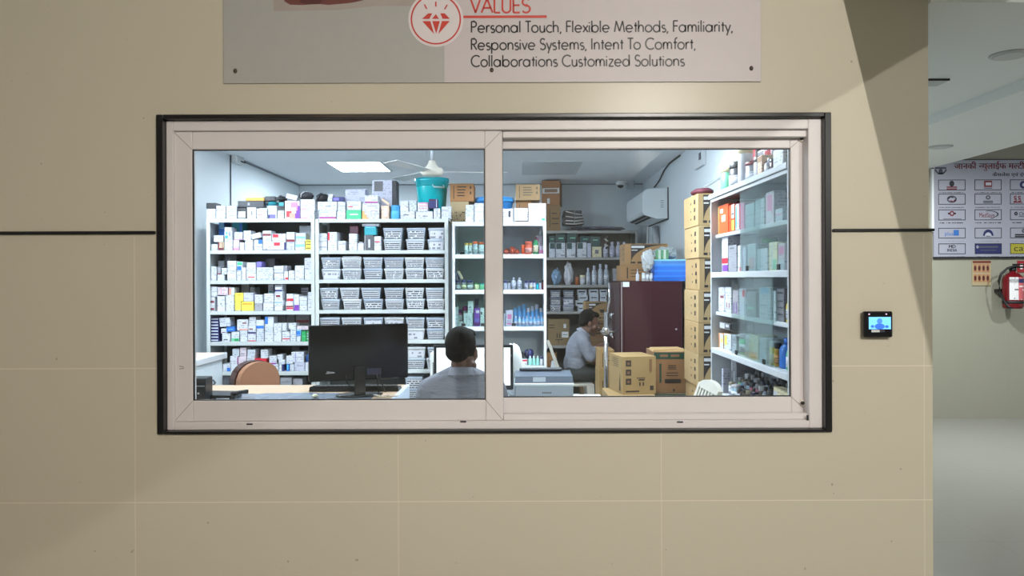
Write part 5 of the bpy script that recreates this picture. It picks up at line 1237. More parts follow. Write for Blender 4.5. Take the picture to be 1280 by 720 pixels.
# ---------------------------------------------------------------- brown cartons
def cmat(c=(184, 146, 98), ink=(70, 52, 36), amt=.0):
    c = tuple(int(v * .88) for v in c)
    k = ('carton', c)
    if k not in MC:
        t = NT('brown_card'); co = t.obj(); t.base(t.mix(t.noise(7, co, 4), rgb(c), tuple(v * .80 for v in rgb(c)[:3]) + (1,))); t.b.inputs['Roughness'].default_value = .75; MC[k] = t.m
    return MC[k]
INK = M((44, 34, 28), .6)
def prt(kind):
    def f(b, hw, h, d, mats):
        m = len(mats); mats.append(INK); mats.append(M((214, 214, 216), .5)); mats.append(M((118, 84, 58), .6)); mats.append(M((26, 58, 44), .6)); y = -.0012
        X = lambda u: -hw + u * 2 * hw; Z = lambda v: v * h
        def bar(u0, u1, v0, v1, mm=0, yy=y): b.front(X(u0), X(u1), Z(v0), Z(v1), yy, m + mm)
        # closed flaps and tape on the top
        b.quad((-hw + .004, d / 2 - .002, h + .0006), (hw - .004, d / 2 - .002, h + .0006), (hw - .004, d / 2 + .002, h + .0006), (-hw + .004, d / 2 + .002, h + .0006), m + 2)
        def side(v0, v1, w0, w1):  # on the left face
            x = -hw - .0012; b.quad((x, d * w1, Z(v0)), (x, d * w0, Z(v0)), (x, d * w0, Z(v1)), (x, d * w1, Z(v1)), m)
        if kind == 'arch':
            n = 14; pts = []
            for i in range(n + 1):
                a = R(180 - 90 * i / n); pts.append((X(.95 + .80 * math.cos(a)), y, Z(.08 + .86 * math.sin(a))))
            b.poly([(X(.06), y, Z(.96))] + [(X(.15), y, Z(.2))] + pts + [(X(.95), y, Z(.96))], m) if False else [b.quad(pts[i], pts[i + 1], (pts[i + 1][0], y, Z(.96)), (pts[i][0], y, Z(.96)), m) for i in range(n)]
            bar(.16, .46, .80, .90, 1, y - .0004); b.front(X(.16), X(.3), Z(.68), Z(.72), y - .0004, m + 1)
            b.poly([(X(.62), y, Z(.58)), (X(.70), y, Z(.40)), (X(.84), y, Z(.40)), (X(.86), y, Z(.58))], m); bar(.68, .88, .30, .33)
            for k in range(5): bar(.14 + k * .16, .25 + k * .16, .08, .16)
            for k, (v0, v1) in enumerate(((.70, .84), (.46, .58), (.2, .34))): side(v0, v1, .16, .26); side(v0 + .02, v1 - .06, .44, .50)
        if kind == 'text':
            for k in range(4): bar(.30, .30 + rnd.uniform(.3, .5), .78 - k * .16, .84 - k * .16)
            bar(.14, .17, .15, .88); bar(.84, .90, .7, .85); bar(.84, .90, .4, .55)
        if kind == 'lines':
            bar(.2, .24, .15, .85)
            for k in range(3): bar(.34, rnd.uniform(.6, .9), .66 - k * .2, .70 - k * .2)
        if kind == 'speck':
            q = random.Random(5)
            for k in range(26): u, v = q.uniform(.05, .9), q.uniform(.05, .5); bar(u, u + .04, v, v + .05, 0 if k % 3 else 2)
        if kind == 'icons':
            for k in range(3):
                v = .74 - k * .24; bar(.10, .26, v, v + .16); bar(.14, .22, v + .04, v + .11, 2, y - .0004)
            b.poly([(X(.80), y, Z(.62)), (X(.84), y, Z(.54)), (X(.88), y, Z(.62)), (X(.88), y, Z(.92)), (X(.80), y, Z(.92))], m + 2)
            bar(.42, .68, .42, .44); bar(.48, .66, .36, .40); bar(.50, .54, .22, .32); bar(.60, .64, .22, .32); bar(.10, .50, .06, .10); bar(.82, .93, .10, .22)
            b.poly([(-hw - .0012, d * .25, Z(.08)), (-hw - .0012, d * .12, Z(.08)), (-hw - .0012, d * .18, Z(.58))], m)
            for k in range(5): side(.90 - k * .05, .915 - k * .05, .3, .3 + rnd.uniform(.3, .6))
        if kind == 'band':
            bar(0, 1, .83, .99, 3); bar(.18, .42, .88, .94, 2, y - .0004); bar(.50, .76, .88, .94, 2, y - .0004); bar(.16, .22, .25, .72, 3)
            for k in range(3): bar(.42, .66, .66 - k * .04, .68 - k * .04)
            bar(.36, .72, .48, .50); bar(.36, .72, .42, .44); bar(.32, .80, .24, .34); bar(.56, .62, .04, .10)
        if kind == 'frag':
            bar(.05, .3, .76, .79); bar(.05, .3, .66, .69); bar(.40, .44, .28, .46); bar(.52, .56, .28, .46); bar(.34, .68, .20, .23); bar(.47, .50, .08, .2)
            bar(.72, .84, .66, .82, 1); bar(.64, .94, .30, .52, 1); bar(.68, .90, .40, .42, 0, y - .0005)
        if kind == 'tape':
            bar(.04, .96, .48, .70, 1); bar(.16, .86, .52, .66, 2, y - .0004); bar(.30, .44, .06, .28, 1)
    return f
def pcarton(px0, px1, yt, yb, Y, depth, kind, label, c=(184, 146, 98), group=None, z0=None, rz=0, name='carton'):
    za = WZ(yb, Y, (px0 + px1) / 2) if z0 is None else z0
    return carton(name, WX(px0, Y, yt), WX(px1, Y, yt), Y, Y + depth, za, WZ(yt, Y, (px0 + px1) / 2), cmat(c), [], label, 'carton', group, 0, rz, prt(kind))
# stack against the right wall
ys = 5.52; xs0 = WX(873, ys, 340); ztop = WZ(241.5, ys, 874); nb = 9; hb = ztop / nb; GS = 'printed cartons stacked by the right cabinet'
tb = (255, 296, 337, 378, 418, 452)
for k in range(nb):
    i = nb - 1 - k; dx = rnd.uniform(-.008, .008); c = (206, 174, 126) if k % 2 else (200, 166, 116)
    lab = 'printed brown carton, %s in tall stack by right cabinet' % ('topmost' if i == 0 else ORD[i + 1] + ' from top' if i < 6 else ('lowest' if k == 0 else ORD[k + 1] + ' from floor'))
    carton('carton', xs0 + dx, XR - .016 + dx * .4, ys + abs(dx), ys + .46, k * hb, (k + 1) * hb - .001, cmat(c), [], lab, 'carton', GS, 0, 0, prt('arch'))
t = thing('cloth_bundle', (xs0 + .08, ys + .2, ztop), 'dark red folded cloth on top of the tall carton stack', 'cloth')
b = MB(); b.ball((0, 0, .028), (.085, .12, .03), 14, 8); b.v = [(x + rr.uniform(-.006, .006), y, max(0, z + rr.uniform(-.005, .005))) for x, y, z in b.v]; b.obj('cloth', M((96, 30, 48), .7, 0, .3, 20), t)
o = MB().hexa([(0, -.16, 0), (.17, -.16, .0), (.17, .16, .0), (0, .16, 0), (-.0, -.16, .012), (.17, -.16, .012), (.17, .16, .012), (.0, .16, .012)]).obj('grey_board', M((158, 164, 164), .5), None, (xs0 + .10, ys + .22, ztop + .06)); o.rotation_euler = (0, R(-32), 0)
tag(o, 'grey board leaning on top of the tall carton stack', 'board')
# cartons on top of the racks
GK = 'brown cartons stored on top of the racks'
yk = 6.58
pcarton(563, 586, 252, 277.4, yk, .3, 'speck', 'pale speckled carton on white cabinet under a printed carton', (196, 172, 132), GK, zC[0])
pcarton(562.6, 592, 229.4, 252, yk, .28, 'text', 'orange-brown printed carton on a speckled carton beside the teal tub', (186, 132, 84), GK, WZ(252, yk, 575))
pcarton(645, 665, 251, 277.4, yk + .04, .24, 'lines', 'brown carton hidden behind white boxes on the white cabinet', (160, 112, 70), GK, zC[0])
pcarton(644.6, 675, 230.6, 251, yk, .26, 'text', 'tan printed carton left of the taped carton, near the ceiling', (166, 136, 96), GK, WZ(251, yk + .04, 655))
yk2 = 9.2
pcarton(683.5, 700.6, 256.4, 288.3, yk2, .30, 'lines', 'brown upright carton under the taped carton on back rack', (150, 116, 76), GK, zD[0])
o = pcarton(677, 700, 226, 256.4, yk2, .30, 'tape', 'orange-brown taped carton high on the back rack', (164, 110, 66), GK, WZ(256.4, yk2, 692)); o.rotation_euler.z = R(-8)
# strapped bundle and plastic wrap
t = thing('strapped_bundle', (WX(717, 9.2, 268), 9.2, zD[0] + .076), 'black bundle tied with white string on the back rack', 'bundle'); q = 9.2 / F
b = MB()
for k in range(4): b.cbox(-13 * q + .01 * (k % 2), 13 * q - .008 * k, 0, .25, k * .044, k * .044 + .042, .006)
b.obj('packs', M((34, 32, 38), .5), t)
b = MB(); b.tube([(1 * q, -.004, 0), (1 * q, -.004, .178), (1 * q, .25, .18)], .006, 6)
for z0, z1 in ((.16, .12), (.10, .09), (.05, .055), (.01, .02)): b.tube([(-10 * q, -.006, z0), (2 * q, -.008, (z0 + z1) / 2 - .01), (12.5 * q, -.006, z1)], .006, 6)
b.obj('string', M((214, 210, 204), .6), t)
def crumple(name, c, rad, mat, label, cat, loc, seed, amp=.012, part='film'):
    q = random.Random(seed); t = thing(name, loc, label, cat); b = MB(); b.ball(c, rad, 30, 16); cv = Vector(c); nv_ = []
    for p in b.v:
        d = Vector(p) - cv; u = Vector((d.x / rad[0], d.y / rad[1], d.z / rad[2]))
        n1 = mnoise.noise(u * 2.1 + Vector((seed, 0, 0))); n2 = mnoise.noise(u * 6.5 + Vector((0, seed, 0)))
        e = cv + d * (.82 + .22 * n1 + .16 * n2); nv_.append((e.x, e.y, max(.001, e.z)))
    b.v = nv_; b.sm = [False] * len(b.sm); b.obj(part, mat, t); return t
crumple('plastic_wrap', (0, .16, .032), (42.5 * 9.2 / F, .15, .032), M((112, 110, 128), .2, 0, .6, 22), 'crumpled grey plastic-wrapped packs along the back rack top', 'plastic wrap', (WX(746.5, 9.2, 284), 9.16, zD[0] + .001), 3, .008)
# ---------------------------------------------------------------- grey rack at the back
YD1 = YD + .03; q = YD1 / F; GD = 'dark green boxes on the back rack'
row('''
686.6 694 303.6 321 white2|white box, dark green corner|dgreen .1 .95 .6 .98
694.6 706.8 303.6 321 white|white box, dark green corner|dgreen .05 .6 .58 .98;grey .5 .95 .1 .2
708 719.6 303.4 321 white|white box, dark green corner|dgreen .05 .6 .58 .98;grey .5 .95 .1 .2
721.2 733.6 303 321 white|white box, dark green corner|dgreen .05 .6 .58 .98;grey .5 .95 .1 .2
734 739 304 321 lav|narrow lavender box
740 752 308.4 321 cream|beige box with grey emblem|mgrey .3 .7 .35 .7
686 694 294.6 303.4 dgreen|dark green box|lgreen .3 .8 .5 .58
694.4 707 292 303.4 dgreen|dark green box|lgreen .3 .8 .45 .55
708.6 721 291.6 303.2 dgreen|dark green box|lgreen .3 .85 .45 .55
725.4 737 295 303 dgreen|dark green box|lgreen .3 .8 .45 .55
738 750.6 295.4 308.2 dgreen|dark green box|lgreen .25 .75 .6 .68
''', YD1, zD[1], 321, "back rack's top shelf", GD, depth=.1)
GT = 'clear bottles on the back rack'
for i, (a, c) in enumerate(((754, 760.4), (761.6, 768.6), (769.4, 776.4), (777, 783.4))): bot(a, c, 302.5 + (i == 0) * 3, YD1, zD[1], 'N', (176, 178, 196), 'lav', 'lav', "clear bottle, %s of four, back rack's top shelf" % place(i, 4), GT)
t = thing('foil_strip', (WX(757.6, YD1 - .02, 300), YD1 - .016, WZ(311, YD1, 757)), 'shiny crinkled foil strip hanging on the back rack', 'strip')
b = MB(); 
pz = [(0, 0), (.02, .03), (-.012, .06), (.018, .09), (-.01, .12), (.016, .15)]
for i in range(len(pz) - 1):
    (x0, z0), (x1, z1) = pz[i], pz[i + 1]; y0, y1 = (0, .01) if i % 2 else (.01, 0)
    b.hexa([(x0 - .014, y0, z0), (x0 + .014, y0, z0), (x0 + .014, y0 + .002, z0), (x0 - .014, y0 + .002, z0), (x1 - .014, y1, z1), (x1 + .014, y1, z1), (x1 + .014, y1 + .002, z1), (x1 - .014, y1 + .002, z1)])
b.obj('foil', M((232, 230, 214), .12, .9), t)
crumple('plastic_bag', (0, .08, .10), (6.6 * q, .09, .12), M((136, 168, 200), .25, 0, .4, 25), "blue-white plastic bag at left end of back rack's second shelf", 'bag', (WX(696, YD1, 346), YD1, zD[2] + .001), 8, .014)
crumple('plastic_bag', (0, .08, .13), (6.9 * q, .09, .165), M((214, 214, 222), .35, 0, .3, 25), "white crumpled bag on back rack's second shelf", 'bag', (WX(711.4, YD1, 342), YD1, zD[2] + .001), 9, .014)
bot(719, 724, 343, YD1, zD[2], 'J', (150, 78, 40), (60, 40, 36), None, "amber bottle on back rack's second shelf", GT)
bot(724.6, 731.4, 344, YD1, zD[2], 'W', (190, 190, 190), 'cream', 'white2', "jar with pale yellow lid on back rack's second shelf", GT, 'jar', 'jar')
for i, (a, c, yt) in enumerate(((732.4, 738, 335), (739.4, 746, 332), (747.2, 753.6, 330), (754.4, 761, 331))): bot(a, c, yt, YD1, zD[2], 'N', (170, 178, 190), 'lav', 'white2', "tall clear bottle, %s of four, back rack's second shelf" % place(i, 4), GT)
row('''
766 775.4 335.6 356 grey|pale grey box
''', YD1, zD[2], 356, "back rack's second shelf", None)
GE = 'clear boxes on the back rack'
b3 = bins([(687.6, 701.6), (703, 717.6)], 381.4, 389.3, zD[3], "back rack's third shelf", 'bottom layer', (150, 156, 174), YD, .2)
b3 = bins([(687.6, 701.6), (703, 718)], 372, 381.2, b3, "back rack's third shelf", 'second layer', (104, 108, 124), YD, .2)
b3 = bins([(687.8, 701), (704, 717.6)], 363, 371.8, b3, "back rack's third shelf", 'third layer', (96, 104, 118), YD, .2)
row('''
722 730 382.6 389 white2|small labelled box|dark .2 .8 .4 .6
719.4 731 375.6 382.4 white2|small labelled box|dark .15 .8 .3 .6
722.4 735 369.2 375.4 white2|small labelled box|dark .2 .8 .4 .6
721.4 733.4 362 369 white2|small labelled box|dark .15 .85 .5 .75;dark .4 .7 .2 .32
737 748.4 382 389 white2|small labelled box
737 748.4 375.4 381.8 white2|small labelled box
737 748.4 368.8 375.2 white2|small labelled box|dark .15 .8 .4 .6
736 748 361.8 368.6 white2|small labelled box|dark .15 .85 .5 .75
750 758.6 382 389 white2|small labelled box
750 758.6 375.4 381.8 white2|small labelled box
750 758.4 368.8 375.2 white2|small labelled box|dark .15 .8 .4 .6
749.4 759.4 361.8 368.6 white2|small labelled box|dark .15 .85 .5 .75
''', YD1, zD[3], 389, "back rack's third shelf", 'small labelled boxes on the back rack')
GR = 'brown cartons on the back rack'
pcarton(685, 712, 399, 432, YD1, .34, 'frag', 'brown carton with white labels on the back rack, behind the chair back', (150, 124, 88), GR, zD[4])
pcarton(683, 696, 441, 474, YD1, .3, 'lines', 'small orange-brown carton low on the back rack, behind the chair back', (176, 126, 76), GR, zD[5])
pcarton(732, 759, 377.6, 400, 8.42, .34, 'arch', 'brown carton with dark arch print above the seated man', (172, 136, 92), GR)
pcarton(731, 760, 400.2, 425, 8.40, .36, 'text', 'brown carton directly behind the seated man\'s face', (140, 104, 68), GR)
pcarton(729, 760, 425.2, 452, 8.38, .38, 'lines', 'brown carton behind the seated man\'s elbow', (132, 98, 62), GR)
pcarton(728, 760, 452.2, 530, 8.36, .40, 'text', 'lowest brown carton behind the seated man\'s legs', (150, 112, 70), GR, 0)
crumple('plastic_bag', (0, .10, .024), (3.6 * q, .05, .020), M((96, 112, 136), .3, 0, .4, 25), 'dark bluish bag on a small carton low on the back rack', 'bag', (WX(688.5, YD1, 436), YD1, WZ(441, YD1, 688) + .003), 12, .005)
o = MB().hexa([(-.055, -.06, 0), (.055, -.06, 0), (.055, .06, 0), (-.055, .06, 0), (-.03, -.02, .18), (.03, -.02, .18), (.03, .02, .18), (-.03, .02, .18)]).obj('floor_stool', M((206, 210, 216), .4), None, (0, 0, 0))
o.location = (WX(693, 8.6, 460), 8.6, WZ(471, 8.6, 693)); o.name = 'white_packet'; tag(o, 'white pointed packet standing between chair back and back rack', 'packet')
o = MB().cbox(-.14, .14, -.14, .16, 0, WZ(471, 8.6, 693), .004).obj('carton', cmat((140, 110, 74)), None, (WX(693, 8.6, 460), 8.6, 0)); tag(o, 'brown carton standing on the floor under the white pointed packet', 'carton')
# ---------------------------------------------------------------- on the maroon cupboard
ym_ = YA + .10
GM = 'brown cartons on the maroon cupboard'
pcarton(776.4, 812, 331.4, 351.5, YA + .48, .34, 'lines', 'lower brown carton on the maroon cupboard', (180, 134, 84), GM, za)
pcarton(780.6, 834.6, 304.6, 331.4, YA + .48, .34, 'arch', 'wide brown carton with dark arch on the maroon cupboard', (184, 140, 92), GM, WZ(331.4, YA + .48, 795))
pcarton(811, 818, 332, 351.5, YA + .30, .05, 'lines', 'narrow brown carton beside the blue trays', (150, 112, 74), GM, za)
GU = 'bottles on the maroon cupboard'
bot(794.6, 799, 336, ym_, za, 'D', 'white', 'white', None, 'white nozzle bottle on the maroon cupboard', GU)
for i, (a, c, yt) in enumerate(((802, 806.6, 341), (806.8, 811.4, 340), (811.6, 815.6, 341.5))): bot(a, c, yt, ym_, za, 'J', (210, 214, 218), (190, 196, 204), 'white2', 'small capped bottle on cupboard, %s of three by the blue trays' % ('leftmost', 'middle', 'rightmost')[i], GU)
yt2 = YA + .14; xl, xr = WX(817, yt2, 340), WX(859, yt2, 340); hcap = (WZ(324, yt2, 836) - za) / 4
for k in range(4):
    lab = 'blue plastic tray, %s of four stacked on the maroon cupboard' % ('lowest', 'second from below', 'third from below', 'topmost')[k]
    t = thing('plastic_tray', ((xl + xr) / 2, yt2, za + k * hcap), lab, 'tray', 'stacked blue trays'); hw = (xr - xl) / 2; cc = ((52, 122, 226), (58, 128, 228), (64, 134, 230), (104, 164, 232))[k]
    hh = hcap * (1.0 if k < 3 else .98); b = MB()
    b.hexa([(-hw * .93, .012, 0), (hw * .93, .012, 0), (hw * .93, .30, 0), (-hw * .93, .30, 0), (-hw * .97, .004, hh * .72), (hw * .97, .004, hh * .72), (hw * .97, .31, hh * .72), (-hw * .97, .31, hh * .72)]); b.obj('basket', M(cc, .35), t)
    b = MB(); ring(b, -hw, hw, 0, .32, .02, .02, .02, .02, 0, 1); b.v = [(x, z, hh * .72 + y * hh * .27) for x, y, z in b.v]; b.obj('rim', M(tuple(min(255, int(v * 1.15)) for v in cc) if k < 3 else (150, 220, 232), .3), t)
    if k == 3:
        b = MB()
        for i in range(14): b.front(-hw * .5 + i * hw * .1, -hw * .5 + i * hw * .1 + .006, hh * .2, hh * .68, .0035)
        b.obj('slots', M((70, 120, 190), .4), t)
zb_ = za + 4 * hcap
crumple('plastic_bag', (0, .1, .055), (.13, .09, .075), M((176, 186, 188), .2, 0, .4, 30), 'clear plastic bag with green packets on the blue trays', 'bag', (WX(834, yt2 + .04, 320), yt2 + .045, zb_ + .001), 21, .010)
t = thing('green_packet', (WX(828, yt2 + .01, 318), yt2 + .016, zb_ + .001), 'green and white striped packet before the clear bag on the blue trays', 'packet')
b = MB()
for k in range(5): b.cbox(-.06 + k * .024, -.06 + k * .024 + .021, -.008, .012, 0, .085, .003, k % 2)
b.obj('packs', [M((96, 150, 110), .4), M((206, 222, 206), .4)], t)
crumple('plastic_bag', (0, .06, .10), (.066, .052, .115), M((190, 194, 196), .2, 0, .35, 30), 'crumpled clear bag hanging at left of the blue trays', 'bag', (WX(810, YA + .06, 320), YA + .02, WZ(339.5, YA + .06, 811)), 22, .010)
# chrome pole
yp_ = 6.7; xp = WX(757.5, yp_, 440)
t = thing('chrome_stand', (xp, yp_, 0), 'chrome pole stand with clamp in front of the maroon cupboard', 'stand')
b = MB(); b.tube([(0, 0, .03), (0, 0, 1.20)], .018, 12); b.obj('pole', M((196, 194, 196), .14, .95), t)
b = MB(); b.tube([(0.012, 0, 1.18), (.03, 0, 1.30), (.03, 0, 1.46)], .010, 10); b.obj('upper_rod', M((200, 198, 200), .14, .95), t)
b = MB(); b.lathe(0, 0, [(.03, 1.0), (.034, 1.01), (.034, 1.05), (.026, 1.07)], 14); b.tube([(-.05, -.02, 1.03), (.04, -.02, 1.03), (.08, 0, 1.02)], .010, 8); b.obj('clamp', M((168, 164, 160), .25, .8), t)
b = MB(); b.tube([(.03, 0, 1.02), (.075, .0, 1.03), (.10, .0, 1.06)], .006, 6); b.obj('hook_wire', m_dk, t)
b = MB(); b.lathe(0, 0, [(.13, 0), (.13, .012), (.05, .03), (.022, .05)], 20); b.obj('base', M((120, 118, 120), .3, .8), t)
# cartons in front of the cupboard
GF = 'cartons piled on the floor before the cupboard'
def fc(x, y, w, d, z0, z1, rz, kind, lab, c):
    c = tuple(int(v * .90) for v in c)
    o = carton('carton', -w / 2, w / 2, 0, d, z0, z1, cmat(c), [], lab, 'carton', GF, 0, rz, prt(kind)); o.location.x = x; o.location.y = y; return o
zl1 = WZ(493.6, 5.8, 790); zl2 = WZ(491.5, 6.05, 838)
a10 = R(10); xc1, yc1 = WX(778, 5.8, 470) + .134 * math.cos(a10), 5.8 + .134 * math.sin(a10)
fc(xc1, yc1, .268, .34, zl1, WZ(446, 5.8, 780), 10, 'icons', 'tan carton with printed handling icons, front left of the pile', (198, 164, 108))
fc((WX(817.5, 6.05, 470) + WX(859.5, 6.05, 470)) / 2, 6.05, WX(859.5, 6.05) - WX(817.5, 6.05), .36, zl2, WZ(440, 6.05, 838), 0, 'band', 'brown carton with dark green top band, right of the icon carton', (166, 122, 78))
o = MB().hexa([(-.14, 0, 0), (.13, .02, 0), (.13, .30, 0), (-.12, .28, 0), (-.13, .0, .012), (.12, .03, .02), (.12, .28, .014), (-.11, .27, .012)]).obj('carton_flap', cmat((206, 170, 116)), None, (WX(838, 6.05) - .0, 6.05 + .04, WZ(440, 6.05, 838)))
tag(o, 'pale bent card sheet on top of the green-banded carton', 'card')
fc(.87, 5.66, .36, .52, 0, zl1, 0, 'lines', 'low tan carton under the icon carton', (196, 160, 106))
fc(1.215, 6.0, .27, .42, 0, zl2, 0, 'band', 'dark green-banded carton under the green-banded carton', (96, 92, 66))
fc(.71, 5.90, .07, .34, 0, zl1 - .02, 0, 'lines', 'narrow tan carton left of the low carton pile', (190, 152, 98)) if False else None
ya_ = 7.05
pcarton(749, 769, 463, 560, ya_, .36, 'lines', 'tall tan carton by the seated man\'s knees, lower of two', (196, 158, 100), GF, 0)
pcarton(749.4, 768, 437.4, 463, ya_, .34, 'lines', 'tan carton under the seated man\'s hand, upper of two', (200, 160, 104), GF, WZ(463, ya_, 758))
# ---------------------------------------------------------------- goods in the glass cabinet on the right wall
def erow(txt, zs, where, xf=1.345, dx=.11, grp='goods in the right wall cabinet', b=None):
    its = []
    for ln in txt.strip().splitlines():
        p = [q.strip() for q in ln.split('|')]; a = p[0].split(); its.append((float(a[0]), float(a[1]), float(a[2]), a[3], a[4:], p[1], [(w.split()[0], *map(float, w.split()[1:5])) for w in p[2].split(';')] if len(p) > 2 and p[2] else []))
    for (p0, p1, yt, c, fl, ds, pr) in its:
        xx = xf; z0 = zs
        for f in fl:
            if f[0] == 'x': xx = xf + float(f[1:]) / 100
            if f[0] == 'z': z0 = zs + float(f[1:]) / 100
        y1, y0 = xx * F / (p0 - VX), xx * F / (p1 - VX); y0 += .004; y1 -= .004; y0 = max(y0, YE0 + .024); y1 = min(y1, YE1 - .03); ymid = (y0 + y1) / 2; h = EYE + (VY - yt) * ymid / F - z0; h = max(h, .03)
        lab = ds + ', ' + where
        if 'R' in fl or 'RN' in fl or 'RW' in fl:
            st = 'N' if 'RN' in fl else 'W' if 'RW' in fl else 'J'
            r = (y1 - y0) / 2; r = min(r, .075); cols = pr
            body = PAL[c]; cap = PAL[pr[0][0]] if pr else (40, 40, 46); lb = PAL[pr[1][0]] if len(pr) > 1 else None
            bottle(xx + r, ymid, z0, r, h, st, body, cap, lb, lab, 'bottle' if st != 'J' else 'jar', grp, 'bottle' if st != 'J' else 'jar')
            continue
        w = y1 - y0; d = min([float(f[1:]) / 100 for f in fl if f[0] == 'd'] + [dx]); d = min(d, XR - .03 - xx); bb = MB(); bb.cbox(0, d, -w / 2, w / 2, 0, h, .0025); mats = [pmat(c)]; z0 += .0008
        for i, (cc, u0, u1, v0, v1) in enumerate(pr):
            x = -.0004 - .0001 * i; ya, yb = w / 2 - u0 * w, w / 2 - u1 * w
            bb.quad((x, ya, v0 * h), (x, yb, v0 * h), (x, yb, v1 * h), (x, ya, v1 * h), len(mats)); mats.append(M(PAL[cc], .45))
        tag(bb.obj('medicine_box', mats, None, (xx, ymid, z0)), lab, 'box', grp)
wt = 'on top of right cabinet'
erow('''
896.5 904.5 211 lgreen RW|lime-green tin with pale lid|cream 0 1 0 1
905 919 204 dgrey R|black and white canister|black 0 1 0 1;white 0 1 0 1
920 926 184 white RW|tall white cylinder with yellow edge|cream 0 1 0 1
927.5 938 203.6 grey RW|grey tin with red rim|dred 0 1 0 1;white2 0 1 0 1
926.5 946 186 dgrey x16|multicoloured rear picture box|red .7 .95 .4 .95;oran .2 .5 .35 .6;blue .1 .3 .1 .4;white .1 .4 .7 .95
938.6 946.6 197 white R|white jar with black lid|black 0 1 0 1
947 953 196 beige|brown-banded pale box|brown 0 1 .7 .95;brown .1 .9 .1 .2
953.4 959 199 lav RN|small lavender bottle|white 0 1 0 1;white 0 1 0 1
947.5 966 186 pinkw x16|red and grey rear box|red .5 .9 .2 .9;mgrey .0 .4 .6 .95
959.4 966 200 maroon R|dark red jar|dark 0 1 0 1
966.6 979.5 187 white|white box with grey side|
''', zE[0], wt)
wt = "right cabinet's top compartment"
erow('''
897.5 910.6 257 orange|orange box with face picture|white .2 .5 .72 .86;cream .35 .75 .42 .64;oran .0 .1 0 1
911.4 918.6 257 orange|orange and white box|white .45 .95 .5 1;yellow .5 .95 .06 .42;dark .5 .9 .62 .68
919.2 924 256 white|white and blue box|sky .1 .5 .1 .9
924.6 930.4 254 pink|pink-red box|red .0 .25 .05 .95
906 926 252 dred x12|dark red rear box|red .2 .5 .6 .95
931.5 943 256 white2|white box behind glass|grey .1 .8 .5 .54
944 956 250 white|large white box behind glass|grey .05 .95 .08 .12
957 968 241 pinkw|pink box behind glass|pink .2 .8 .3 .9;white .2 .7 .2 .4
969 979 262 white2|white box with pink strip behind glass|pink .1 .9 .5 .6
''', zE[1], wt)
wt = "right cabinet's second compartment"
erow('''
902.4 910 297 white|white box with red, violet foot|red 0 1 .24 .40;purple .1 1 .02 .2
910.4 921 307.6 grey|grey box with dark heading|dgrey .2 .7 .86 .92
922 927 308 white|narrow white box|red .5 .9 .04 .16
912.5 926 294 navy z22.6|black box on grey box|dark 0 1 0 1
928 933 310 lav|pale box behind glass|
934.4 945 306 white|white box with pink tints|peach .2 .5 .1 .5;pink .6 .8 .1 .5
946.4 959.6 312 white2|white box behind green bottle|
949.5 956.4 299 mint x12.4 RW|green-capped rear bottle|green 0 1 0 1;white 0 1 0 1
961 971.6 304 cream|cream striped box|white .3 .45 .05 .95;lgreen .5 .9 .05 .4
972.4 981 306 pinkw|pink-white box|pink .1 .9 .6 .9;white2 0 1 0 .4
''', zE[2], wt)
wt = "right cabinet's third compartment"
erow('''
897 905.6 360 white|white box with dark red tab|dred .3 .9 .56 .66
906 914 360 white|white box with red figures|dred .2 .35 .2 .4;dred .6 .75 .2 .4
915.5 923 364 pinkw|white box with mauve stripes|purple .1 .3 .05 .5;purple .6 .8 .05 .5
923.6 932 362 white2|white box, red corner|red .5 .95 .7 .95;lav .2 .6 .1 .5
933 945 366 mgrey|grey-green box|dgrey 0 1 0 .05;lgreen .1 .8 .3 .4
948.4 963 360 white|large white box with blue top|lblue .1 .9 .8 .98;grey .1 .7 .4 .44
966 970 365 white|narrow white box|
970.4 980 362 mgrey|grey box with dark lines|dark .1 .9 .84 .9;dark .1 .9 .6 .64;dark .1 .9 .4 .44;dark .1 .9 .2 .24
980.6 985 372 yellow RN|yellow bottle with blue top|blue 0 1 0 1;white 0 1 0 1
''', zE[3], wt)
wt = "right cabinet's fourth compartment"
erow('''
896.5 904 418 oran|orange-edged white box|white .3 1 0 1;yellow .5 .9 .4 .7
904.4 913.6 419 white|white box with yellow disc|yellow .1 .45 .3 .9
899 912.4 404.5 dgrey z13|grey box with white marks on orange box|white .05 .5 .1 .9;white .6 .9 .4 .8
914.5 920 420 white2|pale box behind glass|grey .1 .9 .7 .8
921 927.6 418 lgreen R|glass jar, left|grey 0 1 0 1;white 0 1 0 1
928.4 934.6 420 white2 R|glass jar, right|white 0 1 0 1;white 0 1 0 1
936 947.6 420 cream|cream box behind glass|oran .1 .9 .06 .3
948.4 958 424 white2|white box behind glass|
959 964.4 428 yellow R|yellow jar behind glass|white 0 1 0 1;cream 0 1 0 1
966 969.6 430 amber R|amber dark-capped jar|black 0 1 0 1;oran 0 1 0 1
970 978.4 424 blue RN|bright blue bottle|blue 0 1 0 1
979.4 986 430 mint RN|green and white bottle|green 0 1 0 1;white 0 1 0 1
''', zE[4], wt)
wt = "right cabinet's lowest visible shelf"
erow('''
901.4 903.6 462 lav d5|thin pale upright box|
906 920 447 grey x8|grey checkered rear box|white .1 .3 .6 .9;white .5 .8 .3 .6;dgrey .2 .4 .1 .4
966 984 488 cream d5|open cream box of bottles|white .0 .3 .1 .9
''', zE[5], wt)
GBT = 'small dark-capped bottles on the right cabinet\'s lowest visible shelf'
q = random.Random(11); caps = [(24, 24, 28), (40, 40, 46), (120, 120, 126), (60, 62, 70), (190, 190, 195), (30, 34, 60), (140, 130, 110)]; bods = [(214, 216, 224), (60, 52, 50), (150, 160, 176), (170, 200, 220), (96, 84, 78), (120, 190, 130), (206, 120, 150), (90, 160, 210)]
